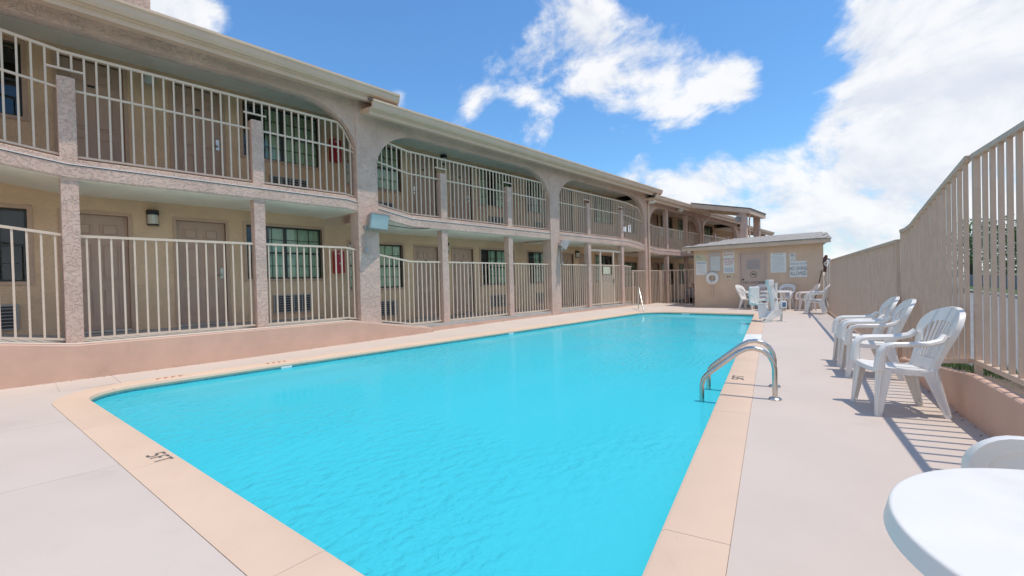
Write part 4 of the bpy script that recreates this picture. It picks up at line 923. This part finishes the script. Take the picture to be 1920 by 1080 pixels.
# ------------------------------------------------------------------ plastic chairs and tables
def make_chair(m='white_plastic'):
    """high-back moulded armchair, front towards local -Y"""
    c = empty('plastic_chair')
    # seat shell with a rolled front lip
    st = MB(); rows = []
    for v in [i / 8 for i in range(9)]:
        y = -0.25 + 0.45 * v; hw = 0.235 - 0.045 * v; z = 0.425 - 0.035 * math.sin(v * 1.5) + (-0.012 if v == 0 else 0)
        rows.append([(hw * u, y, z + 0.012 * u * u) for u in [-1 + 0.25 * k for k in range(9)]])
    top = [(p[0], p[1] - 0.012, p[2] - 0.035) for p in rows[0]]
    st.rings([top] + rows, cap=False, closed=False)
    bot = [[(p[0] * 0.985, p[1], p[2] - 0.018) for p in r] for r in rows]; st.rings([top] + bot, cap=False, closed=False)
    st.rings([[rows[i][0], (rows[i][0][0], rows[i][0][1], rows[i][0][2] - 0.05)] for i in range(9)], cap=False, closed=False); st.rings([[rows[i][-1], (rows[i][-1][0], rows[i][-1][1], rows[i][-1][2] - 0.05)] for i in range(9)], cap=False, closed=False)
    st.build('seat', m, c, smooth=True)
    # backrest: outline ring with a fan of slats
    def P(x, z): return (x, 0.185 + 0.34 * (z - 0.40) + 0.10 * (z - 0.40) ** 2 - 0.55 * x * x, z)
    prof = [(0.40, 0.185), (0.48, 0.195), (0.56, 0.208), (0.64, 0.240), (0.70, 0.268), (0.76, 0.284), (0.82, 0.280), (0.87, 0.254), (0.91, 0.205), (0.937, 0.138), (0.952, 0.068)]
    outl = [(-x, z) for z, x in prof] + [(0, 0.956)] + [(x, z) for z, x in reversed(prof)]
    inp = [(0.50, 0.130), (0.52, 0.135), (0.56, 0.145), (0.63, 0.168), (0.68, 0.186), (0.725, 0.198), (0.765, 0.192), (0.795, 0.168), (0.815, 0.13), (0.828, 0.08), (0.834, 0.04)]
    inn = [(-x, z) for z, x in inp] + [(0, 0.836)] + [(x, z) for z, x in reversed(inp)]
    bk = MB()
    def thick(p, t): q = P(*p); return (q[0], q[1] + t, q[2])
    def roll(p): q = P(*p); return (q[0] * 1.04, q[1] + 0.035, q[2] - 0.004 + (0.008 if p[1] > 0.85 else 0))
    bk.rings([[roll(o), P(*o), P(*i), thick(i, 0.016), (roll(o)[0], roll(o)[1] + 0.004, roll(o)[2] - 0.004)] for o, i in zip(outl, inn)])
    bk.quad(P(-0.185, 0.40), P(-0.09, 0.40), P(0, 0.40), P(0.09, 0.40), P(0.185, 0.40), P(0.135, 0.50), P(0.07, 0.50), P(0, 0.50), P(-0.07, 0.50), P(-0.135, 0.50))
    bo = bk.build('backrest', m, c, smooth=True)
    for k in range(7):
        u = -1 + 2 * (k + 0.5) / 7; w0, w1 = 0.018, 0.026
        pts = []
        for q in range(6):
            z = 0.49 + (0.345 - 0.05 * u * u) * q / 5; x = u * (0.125 + 0.062 * q / 5); pts.append(P(x, z))
        MB().sweep([(p[0], p[1] + 0.006, p[2]) for p in pts], [(w0 + (w1 - w0) * q / 5, 0.012) for q in range(6)], side=(1, 0, 0)).build('slat', m, bo, smooth=True)
    for sx in (-1, 1):
        pts = [(sx * 0.232, 0.245, 0.72), (sx * 0.246, 0.20, 0.672), (sx * 0.262, 0.10, 0.648), (sx * 0.272, -0.05, 0.645), (sx * 0.272, -0.15, 0.642), (sx * 0.270, -0.205, 0.625), (sx * 0.266, -0.235, 0.575), (sx * 0.262, -0.245, 0.50), (sx * 0.255, -0.25, 0.41)]
        sd = [(1, 0, 0.1 * sx)] * 9
        MB().sweep(pts, [(0.05, 0.05), (0.066, 0.05), (0.078, 0.046), (0.082, 0.044), (0.082, 0.044), (0.080, 0.048), (0.074, 0.062), (0.070, 0.075), (0.066, 0.085)], side=sd).build('arm', m, c, smooth=True)
        for sy in (-1, 1):
            tp = (sx * 0.245, -0.235, 0.425) if sy < 0 else (sx * 0.195, 0.185, 0.405); ft = (sx * 0.262, -0.275, 0.0) if sy < 0 else (sx * 0.235, 0.275, 0.0)
            l = MB()
            # L-shaped hollow leg: two tapering plates
            a = Vector(tp); f_ = Vector(ft); k1, k2 = 0.115, 0.048
            l.sweep([a + Vector((-sx * 0.03, 0, 0)), f_ + Vector((-sx * 0.014, 0, 0))], [(k1, 0.014), (k2, 0.014)], side=(1, 0, 0)); l.sweep([a + Vector((0, -sy * 0.035, 0)), f_ + Vector((0, -sy * 0.014, 0))], [(k1, 0.014), (k2, 0.014)], side=(0, 1, 0))
            l.sweep([f_ + Vector((-sx * 0.01, -sy * 0.01, 0.03)), f_ + Vector((-sx * 0.01, -sy * 0.01, 0.0))], [(0.042, 0.042), (0.046, 0.046)], side=(1, 0, 0))
            l.build('leg', m, c, smooth=True)
    return c
CH = 'white plastic garden chairs'
chair0 = make_chair(); first = [True]
def chair(x, y, face, label, m=None, z=0.0, lean=0.0):
    """face: direction (dx,dy) the sitter looks"""
    if first[0]: o = chair0; first[0] = False
    else: o = copy_tree(chair0)
    if m:
        def rem(ob):
            for ch in ob.children:
                me = CHM.setdefault((ch.data.name, m), None) or ch.data.copy(); CHM[(ch.data.name, m)] = me; me.materials.clear(); me.materials.append(MATS[m]); ch.data = me; rem(ch)
        rem(o)
    o.location = (x, y, z); o.rotation_euler = (0, 0, math.atan2(face[1], face[0]) + math.pi / 2); tag(o, label, 'chair', CH); return o
CHM = {}
fdir = (-0.975, -0.21)
chair(-0.17, 5.53, (-0.91, -0.42), 'white plastic armchair standing alone nearest the camera beside the fence')
chair(-0.49, 7.22, fdir, 'nearer of the two white plastic armchairs standing side by side beyond the single one')
chair(-0.66, 7.98, fdir, 'farther of the two white plastic armchairs standing side by side along the fence')
chair(-2.58, 17.75, (-0.99, 0.05), 'lower chair of the white stacked pair by the far fence')
chair(-2.52, 17.76, (-0.99, 0.05), 'upper chair of the white stacked pair by the far fence', z=0.06)
chair(-5.0, 19.25, (0.93, -0.2), 'white plastic chair facing right at the left end of the far table')
chair(-4.62, 19.62, (0.1, -1), 'pinkish plastic chair against the shed door behind the far table', m='ivory_plastic')
chair(-3.86, 19.72, (-0.1, -1), 'white plastic chair behind the middle of the far table under the small print notice')
chair(-3.10, 19.2, (-0.9, -0.35), 'pinkish plastic chair at the right end of the far table below the no diving board', m='ivory_plastic')
def make_table(x, y, r, h, label):
    t = empty('round_table', (x, y, 0)); tag(t, label, 'table', 'round white plastic tables')
    MB().lathe([(0.001, h - 0.004), (r * 0.55, h - 0.001), (r - 0.010, h), (r - 0.004, h - 0.001), (r - 0.001, h - 0.004), (r, h - 0.008), (r + 0.001, h - 0.012), (r + 0.010, h - 0.048), (r + 0.006, h - 0.050), (r - 0.006, h - 0.016), (0.001, h - 0.022)], 96, cap=False).build('table_top', 'white_plastic', t, smooth=True)
    MB().tube([(0, 0, h - 0.006), (0, 0, h + 0.0005)], 0.022, 20).build('parasol_plug', 'ivory_plastic', t)
    for k in range(4):
        a = R(45 + 90 * k); u = Vector((math.cos(a), math.sin(a), 0)); s_ = Vector((-math.sin(a), math.cos(a), 0))
        MB().sweep([u * r * 0.62 + Vector((0, 0, h - 0.03)), u * r * 0.66 + Vector((0, 0, h * 0.5)), u * r * 0.74], [(0.10, 0.05), (0.07, 0.045), (0.05, 0.04)], side=tuple(s_)).build('leg', 'white_plastic', t, smooth=True)
    return t
make_table(-3.98, 18.85, 0.50, 0.72, 'round white plastic table among the chairs in front of the pool house')
make_table(0.428, 1.555, 0.50, 0.685, 'round white plastic table in the near right corner')
lb = empty('low_chair', (0.375, 2.24, -0.0), R(6)); lb.scale = (1, 1, 0.955); tag(lb, 'low white plastic chair with a slotted back behind the near right corner table', 'chair')
def back_outline(hw, top, rad, n=7):
    left = [(-hw, 0.42), (-hw, top - rad)] + [(-hw + rad - rad * math.cos(R(90 * i / n)), top - rad + rad * math.sin(R(90 * i / n))) for i in range(1, n + 1)]
    return left + [(-x, z) for x, z in reversed(left)]
bo = back_outline(0.265, 0.755, 0.13); bi = back_outline(0.222, 0.705, 0.10); sl_o = back_outline(0.13, 0.62, 0.012); sl_o = [(x, max(z, 0.600)) for x, z in sl_o]
bk_o = MB().rings([[(x * 1.03, 0.055, z - 0.014), (x * 1.015, 0.02, z + 0.003), (x, -0.012, z), (xi, -0.002, zi), (xi, 0.03, zi)] for (x, z), (xi, zi) in zip(bo, bi)]).build('backrest', 'white_plastic', lb, smooth=True)
pn = MB().rings([[(xi, 0.008, max(zi, 0.600)), (xs, 0.008, zs), (xs, 0.022, zs), (xi, 0.022, max(zi, 0.600))] for (xi, zi), (xs, zs) in zip(bi, sl_o)])
pn.box(-0.222, 0.008, 0.42, 0.222, 0.022, 0.598)
pn.build('back_panel', 'white_plastic', bk_o)
MB().box(-0.25, -0.46, 0.40, 0.25, 0.03, 0.43).build('seat', 'white_plastic', lb, bevel=0.012)
for sx in (-1, 1):
    for sy_ in (-0.43, 0.01): MB().sweep([(sx * 0.23, sy_, 0.41), (sx * 0.255, sy_ * 1.08, 0.0)], [(0.07, 0.05), (0.045, 0.04)], side=(1, 0, 0)).build('leg', 'white_plastic', lb, smooth=True)

# ------------------------------------------------------------------ pool lift
lf = empty('pool_lift', (-3.08, 14.15, 0), R(42)); tag(lf, 'white and pale teal pool lift with a seat on the coping at the far right', 'pool lift')
MB().rings([[(-0.30, -0.20, 0), (-0.30, -0.16, 0), (-0.30, -0.16, 0.03), (-0.30, -0.20, 0.03)], [(0.27, -0.20, 0), (0.27, -0.16, 0), (0.27, -0.16, 0.03), (0.27, -0.20, 0.03)]]).box(-0.30, 0.16, 0, 0.27, 0.20, 0.03).box(-0.32, -0.16, 0, -0.26, 0.16, 0.035).box(0.23, -0.16, 0, 0.28, 0.16, 0.035).build('base_frame', 'lift_plastic', lf)
MB().rings([[(-0.24, yy, 0.03), (-0.10, yy, 0.03), (0.02, yy, 0.10), (0.26, yy, 0.22), (0.22, yy, 0.36), (0.04, yy, 0.40), (-0.12, yy, 0.20)] for yy in (-0.07, 0.07)]).build('foot_cover', 'lift_plastic', lf, bevel=0.015)
MB().sweep([(0.10, 0, 0.30), (0.06, 0, 0.55), (0.0, 0, 0.80), (-0.05, 0, 1.0), (-0.06, 0, 1.14)], [(0.22, 0.16), (0.19, 0.15), (0.15, 0.14), (0.14, 0.14), (0.14, 0.13)], side=(1, 0, 0)).build('mast', 'lift_plastic', lf, smooth=True)
MB().box(-0.135, -0.085, 1.0, 0.02, 0.085, 1.17).build('mast_cap', 'white_plastic', lf, bevel=0.02)
MB().sweep([(0.24, -0.02, 0.0), (0.25, -0.02, 0.36)], [(0.05, 0.05), (0.05, 0.05)], side=(1, 0, 0)).build('rear_strut', 'steel', lf)
MB().sweep([(0.16, 0.10, 0.45), (0.18, 0.10, 1.08)], [(0.07, 0.09), (0.06, 0.08)], side=(1, 0, 0)).build('actuator', 'lift_plastic', lf)
MB().box(0.18, -0.13, 0.38, 0.34, -0.02, 0.58).build('battery_box', 'sign_white', lf, bevel=0.015)
MB().box(0.21, -0.138, 0.42, 0.30, -0.129, 0.54).build('battery_panel', 'lift_blue', lf)
se = MB().box(-0.34, 0.15, 0.46, -0.02, 0.60, 0.52).build('seat', 'lift_plastic', lf, bevel=0.02)
MB().box(-0.33, 0.56, 0.52, -0.03, 0.62, 0.98).build('seat_back', 'lift_plastic', lf, bevel=0.03)
for x in (-0.36, 0.0): MB().tube([(x, 0.58, 0.72), (x, 0.40, 0.74), (x, 0.22, 0.72), (x, 0.18, 0.55)], 0.018, 8).build('armrest', 'white_plastic', lf, smooth=True)
MB().rings([[(-0.32, 0.14, 0.46), (-0.04, 0.14, 0.46), (-0.04, 0.16, 0.46), (-0.32, 0.16, 0.46)], [(-0.32, 0.06, 0.12), (-0.04, 0.06, 0.12), (-0.04, 0.08, 0.12), (-0.32, 0.08, 0.12)]]).build('leg_rest', 'white_plastic', lf)
MB().box(-0.33, -0.06, 0.09, -0.03, 0.10, 0.12).build('foot_rest', 'white_plastic', lf, bevel=0.01)
MB().sweep([(-0.05, 0.05, 0.62), (-0.16, 0.25, 0.60), (-0.18, 0.45, 0.50)], [(0.06, 0.06)] * 3).build('arm', 'lift_plastic', lf, smooth=True)
MB().disc((0.05, -0.085, 0.62), 0.035, (0, 1, 0), 0.02).build('pivot', 'steel', lf)

# ------------------------------------------------------------------ rails and pool markings
ld = empty('pool_ladder', (-1.20, 5.57, 0)); tag(ld, 'polished steel pool ladder with two arched grab rails on the near right edge', 'ladder')
ed = Vector((-0.2139, 0.9769, 0)); inn_ = Vector((-0.9769, -0.2139, 0))
path = [(0, -0.04), (0, 0.36), (0.012, 0.44), (0.05, 0.52), (0.11, 0.575), (0.19, 0.60), (0.27, 0.59), (0.345, 0.545), (0.45, 0.452), (0.60, 0.315), (0.685, 0.235), (0.722, 0.18), (0.74, 0.10), (0.742, -0.05), (0.742, -1.15)]
for q in (-0.31, 0.31):
    MB().tube([ed * q + inn_ * a * 0.95 + Vector((0, 0, z * 0.87 if z > 0 else z)) for a, z in path], 0.025, 14).build('grab_rail', 'chrome', ld, smooth=True)
    MB().lathe([(0.027, 0.03), (0.05, 0.022), (0.062, 0.008), (0.062, 0.0)], 16, tuple(ed * q + Vector((0, 0, 0.001)))).build('flange', 'chrome', ld, smooth=True)
    MB().tube([ed * q + inn_ * 0.57 + Vector((0, 0, 0.276)) - ed * 0.026, ed * q + inn_ * 0.57 + Vector((0, 0, 0.276)) + ed * 0.026], 0.012, 8).build('bolt', 'steel', ld)
for z in (-0.28, -0.56, -0.84): MB().sweep([ed * -0.30 + inn_ * 0.705 + Vector((0, 0, z)), ed * 0.30 + inn_ * 0.705 + Vector((0, 0, z))], [(0.08, 0.03)] * 2, side=tuple(inn_)).build('tread', 'white_plastic', ld)
hr = empty('step_handrail', (-8.62, 17.25, 0.02)); tag(hr, 'thin steel handrail over the corner steps at the far left of the pool', 'handrail')
MB().tube([(0, 0, 0), (0, 0, 0.84), (0.02, -0.02, 0.90), (0.06, -0.07, 0.93), (0.10, -0.12, 0.88), (0.55, -0.66, 0.0), (0.60, -0.72, -0.10), (0.64, -0.76, -0.45)], 0.020, 10).build('rail', 'chrome', hr, smooth=True)
MB().lathe([(0.022, 0.025), (0.05, 0.015), (0.055, 0.0)], 12).build('flange', 'chrome', hr, smooth=True)
def stroke_text(name, strokes, origin, ux, uy, size, w, m, label, sy=1.0):
    uy = tuple(v * sy for v in uy)
    o = MB()
    for (a, c) in strokes:
        p = Vector(origin) + Vector(ux) * a[0] * size + Vector(uy) * a[1] * size; q = Vector(origin) + Vector(ux) * c[0] * size + Vector(uy) * c[1] * size
        o.bar(tuple(p), tuple(q), w * (2.0 if abs(a[0] - c[0]) > abs(a[1] - c[1]) else 1.0), 0.003, side=Vector((0, 0, 1)).cross(q - p))
    return tag(o.build(name, m), label, 'marking', 'painted depth markings')
FIVE_FT = [((0.75, 1.93), (0.1, 1.93)), ((0.10, 1.9), (0.06, 1.12)), ((0.06, 1.12), (0.62, 1.10)), ((0.70, 1.02), (0.70, 0.2)), ((0.62, 0.09), (0.0, 0.09)), ((1.25, 0), (1.25, 2)), ((1.32, 1.92), (1.85, 1.92)), ((1.40, 1.05), (1.70, 1.05)), ((2.55, 0), (2.55, 1.8)), ((2.2, 1.92), (2.95, 1.92))]
stroke_text('depth_marking', FIVE_FT, (-4.48, 0.675, 0.0062), (0.996, 0.07, 0), (-0.07, 0.996, 0), 0.082, 0.0085, 'marker_ink', 'black five foot depth marking on the near coping', sy=0.66)
stroke_text('depth_marking', FIVE_FT, (-1.645, 6.03, 0.0062), (-0.21, 0.977, 0), (-0.977, -0.21, 0), 0.078, 0.011, 'marker_ink', 'black five foot depth marking on the right coping beside the ladder', sy=0.8)
for y, lb in ((3.15, 'white depth tile at the waterline of the left wall, nearer one'), (8.9, 'white depth tile at the waterline of the left wall, farther one')):
    t = MB().box(-8.118, y - 0.09, -0.092, -8.104, y + 0.09, -0.055).build('depth_tile', 'tile_white'); tag(t, lb, 'tile', 'white waterline tiles')
t = MB().box(-6.75, 17.006, -0.092, -6.45, 17.02, -0.055).build('depth_tile', 'tile_white'); tag(t, 'white depth tile at the waterline of the far wall', 'tile', 'white waterline tiles')
rn = random.Random(5)
for y, lb in ((1.55, 'faded red painted marking on the left coping by the rounded corner'), (3.05, 'faded red painted marking on the left coping beside the nearer white tile')):
    m = MB()
    for k in range(4):
        a = y - 0.15 + k * 0.09; m.bar((-8.22, a, 0.0062), (-8.30, a, 0.0062), 0.012, 0.003, side=(0, 1, 0)); m.bar((-8.30, a, 0.0062), (-8.30, a + 0.05, 0.0062), 0.012, 0.003, side=(1, 0, 0))
    tag(m.build('warning_marking', 'red_ink'), lb, 'marking', 'faded red markings')
sk = MB().lathe([(0.001, 0), (0.12, 0), (0.125, -0.012), (0.001, -0.013)], 24, cap=False).build('pool_drain', 'shade_and_drain'); sk.location = (-4.3, 5.0, -1.53)
tag(sk, 'round dark drain on the pool floor', 'drain')

# ------------------------------------------------------------------ street side: trees, wall, cars, pole
def tree(x, y, h, rx, label, m='leaf', n=2600, seed=0, z=0.15):
    rn = random.Random(seed); t = empty('tree', (x, y, z)); tag(t, label, 'tree', 'trees across the street')
    tr = MB(); tr.tube([(0, 0, -0.3), (0.05, 0.02, h * 0.25), (rn.uniform(-.2, .2), rn.uniform(-.2, .2), h * 0.55), (rn.uniform(-.3, .3), rn.uniform(-.3, .3), h * 0.8)], [0.16, 0.13, 0.09, 0.03], 8)
    tops = []
    for k in range(7):
        a = k * 0.9 + rn.random(); q = rn.uniform(0.25, 0.5) * h; e = Vector((math.cos(a) * rx * 0.6, math.sin(a) * rx * 0.6, q + h * 0.28)); tr.tube([(0.03, 0.02, q), e * 0.5 + Vector((0, 0, q * 0.55)), e], [0.06, 0.04, 0.015], 6); tops.append(e)
    tr.build('trunk', 'bark', t, smooth=True)
    cl = [(Vector((rn.gauss(0, 0.42) * rx, rn.gauss(0, 0.42) * rx, h * rn.uniform(0.22, 0.92))), rn.uniform(0.35, 0.7) * rx * 0.55) for _ in range(26)]
    cr = MB()
    for i in range(n):
        c, r = rn.choice(cl); d = Vector((rn.gauss(0, 1), rn.gauss(0, 1), rn.gauss(0, 0.8))).normalized() * r * rn.uniform(0.55, 1.0) ** 0.5
        p = c + d; u = Vector((rn.gauss(0, 1), rn.gauss(0, 1), rn.gauss(0, 1))).normalized(); w = u.cross(Vector((rn.gauss(0, 1), rn.gauss(0, 1), rn.gauss(0, 1)))).normalized(); s_ = rn.uniform(0.09, 0.19)
        cr.quad(p - u * s_, p + w * s_ * 0.5, p + u * s_, p - w * s_ * 0.5)
    cr.build('crown', m, t)
kinds = [('leaf', 'dark green'), ('leaf_light', 'lighter green')]
for i, (dx, y, h, rx) in enumerate(((5.5, 15.5, 4.6, 1.9), (5.0, 20.5, 5.4, 2.2), (6.2, 26.0, 5.2, 2.3), (5.2, 32.0, 5.6, 2.5), (6.0, 39.0, 5.2, 2.6), (5.5, 46.0, 5.0, 2.8), (5.0, 54.0, 5.2, 3.0), (4.5, 64, 6.0, 3.2), (8.5, 22, 6.4, 2.6), (9.0, 34, 6.6, 2.8), (9.2, 48, 7.0, 3.2))):
    k = kinds[i % 2]; order = ('first', 'second', 'third', 'fourth', 'fifth', 'sixth', 'seventh', 'eighth', 'ninth', 'tenth', 'eleventh', 'twelfth', 'thirteenth')[i]
    tree(kerb_x(y) + dx, y, h, rx, '%s bushy tree across the street, %s by distance seen between the fence slats' % (k[1], order), k[0], 3000 if i < 6 else 2200, 20 + i, 0.25)
rw = MB().rings([[(kerb_x(y) + 2.2, y, 0.0), (kerb_x(y) + 2.2, y, 0.95), (kerb_x(y) + 2.45, y, 0.95), (kerb_x(y) + 2.45, y, 0.0)] for y in (14, 24, 40, 60, 80)]).build('roadside_wall', 'wall_grey')
tag(rw, 'long low grey wall across the street in front of the trees', 'wall')
up = empty('utility_pole', (kerb_x(40) + 4.4, 44.0, 0.2)); tag(up, 'thin utility pole above the trees across the street', 'pole')
MB().tube([(0, 0, 0), (0, 0, 7.4)], [0.12, 0.08], 8).build('shaft', 'wood_pole', up); MB().bar((-0.8, 0, 6.9), (0.8, 0, 6.9), 0.1, 0.1).build('crossarm', 'wood_pole', up)
def car(x, y, rz, m, label, z=0.0):
    c = empty('parked_car', (x, y, z), rz); tag(c, label, 'car', 'parked cars')
    st = [(-2.15, 0.45, 0.62, 0.70), (-2.05, 0.30, 0.80, 0.82), (-1.2, 0.24, 0.90, 0.87), (-0.5, 0.22, 0.95, 0.88), (0.6, 0.22, 0.96, 0.88), (1.6, 0.24, 0.95, 0.86), (2.05, 0.32, 0.88, 0.80), (2.15, 0.45, 0.75, 0.72)]
    MB().rings([[(xx, -w, zl + 0.05), (xx, -w * 1.0, zl + 0.25), (xx, -w * 0.97, zh - 0.12), (xx, -w * 0.86, zh), (xx, w * 0.86, zh), (xx, w * 0.97, zh - 0.12), (xx, w, zl + 0.25), (xx, w, zl + 0.05), (xx, w * 0.8, zl), (xx, -w * 0.8, zl)] for xx, zl, zh, w in st]).build('body', m, c, smooth=True)
    cb = [(-1.15, 0.90, 0.80), (-0.45, 1.38, 0.66), (0.9, 1.42, 0.66), (1.75, 0.94, 0.78)]
    MB().rings([[(xx, -w, 0.88), (xx, -w * 0.98, zz - 0.02), (xx, w * 0.98, zz - 0.02), (xx, w, 0.88)] for xx, zz, w in cb]).build('windows', 'car_glass', c)
    MB().rings([[(xx, -0.64, zz), (xx, -0.58, zz + 0.05), (xx, 0.58, zz + 0.05), (xx, 0.64, zz)] for xx, zz in ((-0.50, 1.35), (-0.2, 1.41), (0.7, 1.42), (0.95, 1.37))]).build('roof', m, c, smooth=True)
    for s_ in (-1, 1):
        for a0, a1 in (((-1.05, 0.93), (-0.48, 1.38)), ((0.28, 0.93), (0.28, 1.40)), ((1.65, 0.95), (0.92, 1.40))): MB().bar((a0[0], s_ * 0.79, a0[1]), (a1[0], s_ * 0.665, a1[1]), 0.08, 0.03, side=(1, 0, 0)).build('pillar', m, c)
        for xx in (-1.35, 1.35):
            wl = empty('wheel', (xx, s_ * 0.80, 0.32)); wl.parent = c; MB().disc((0, 0, 0), 0.32, (0, 1, 0), 0.20, 24).build('tyre', 'tyre', wl); MB().disc((0, s_ * 0.095, 0), 0.20, (0, 1, 0), 0.03, 20).build('rim', 'steel', wl)
        MB().box(-2.16, s_ * 0.45, 0.66, -2.02, s_ * 0.70, 0.76).build('headlight', 'lamp_glass', c); MB().box(2.04, s_ * 0.48, 0.70, 2.155, s_ * 0.70, 0.84).build('tail_light', 'tail_red', c)
        MB().box(-0.75, s_ * 0.90, 0.93, -0.60, s_ * 1.02, 1.05).build('mirror', m, c)
car(kerb_x(38) - 1.05, 38.5, R(92), 'car_white', 'white parked car across the street seen between the fence slats')
car(-8.6, 26.6, R(85), 'car_silver', 'pale parked car behind the cream back fence left of the pool house', z=-0.09)

# dry leaves and grit gathered along the foot of the walls
lm = MB(); rn = random.Random(21)
for i in range(420):
    if i % 3: y = rn.uniform(-2, 17); x = kerb_face(y) + 0.01 + abs(rn.gauss(0, 0.05)); z = deck_z(x, y) + 0.004
    else: y = rn.uniform(1.5, 7.8); x = fence_x(y) - 0.01 - abs(rn.gauss(0, 0.04)); z = 0.004
    a = rn.uniform(0, 6.28); l = rn.uniform(0.004, 0.016); u = Vector((math.cos(a), math.sin(a), 0)) * l; w = Vector((-math.sin(a), math.cos(a), 0)) * l * 0.5; p = Vector((x, y, z))
    lm.quad(p - u, p + w + Vector((0, 0, rn.uniform(0, 0.006))), p + u + Vector((0, 0, 0.004)), p - w)
tag(lm.build('leaf_litter', 'soil'), 'dry leaf bits and grit along the foot of the pink walls', 'litter', kind='stuff')
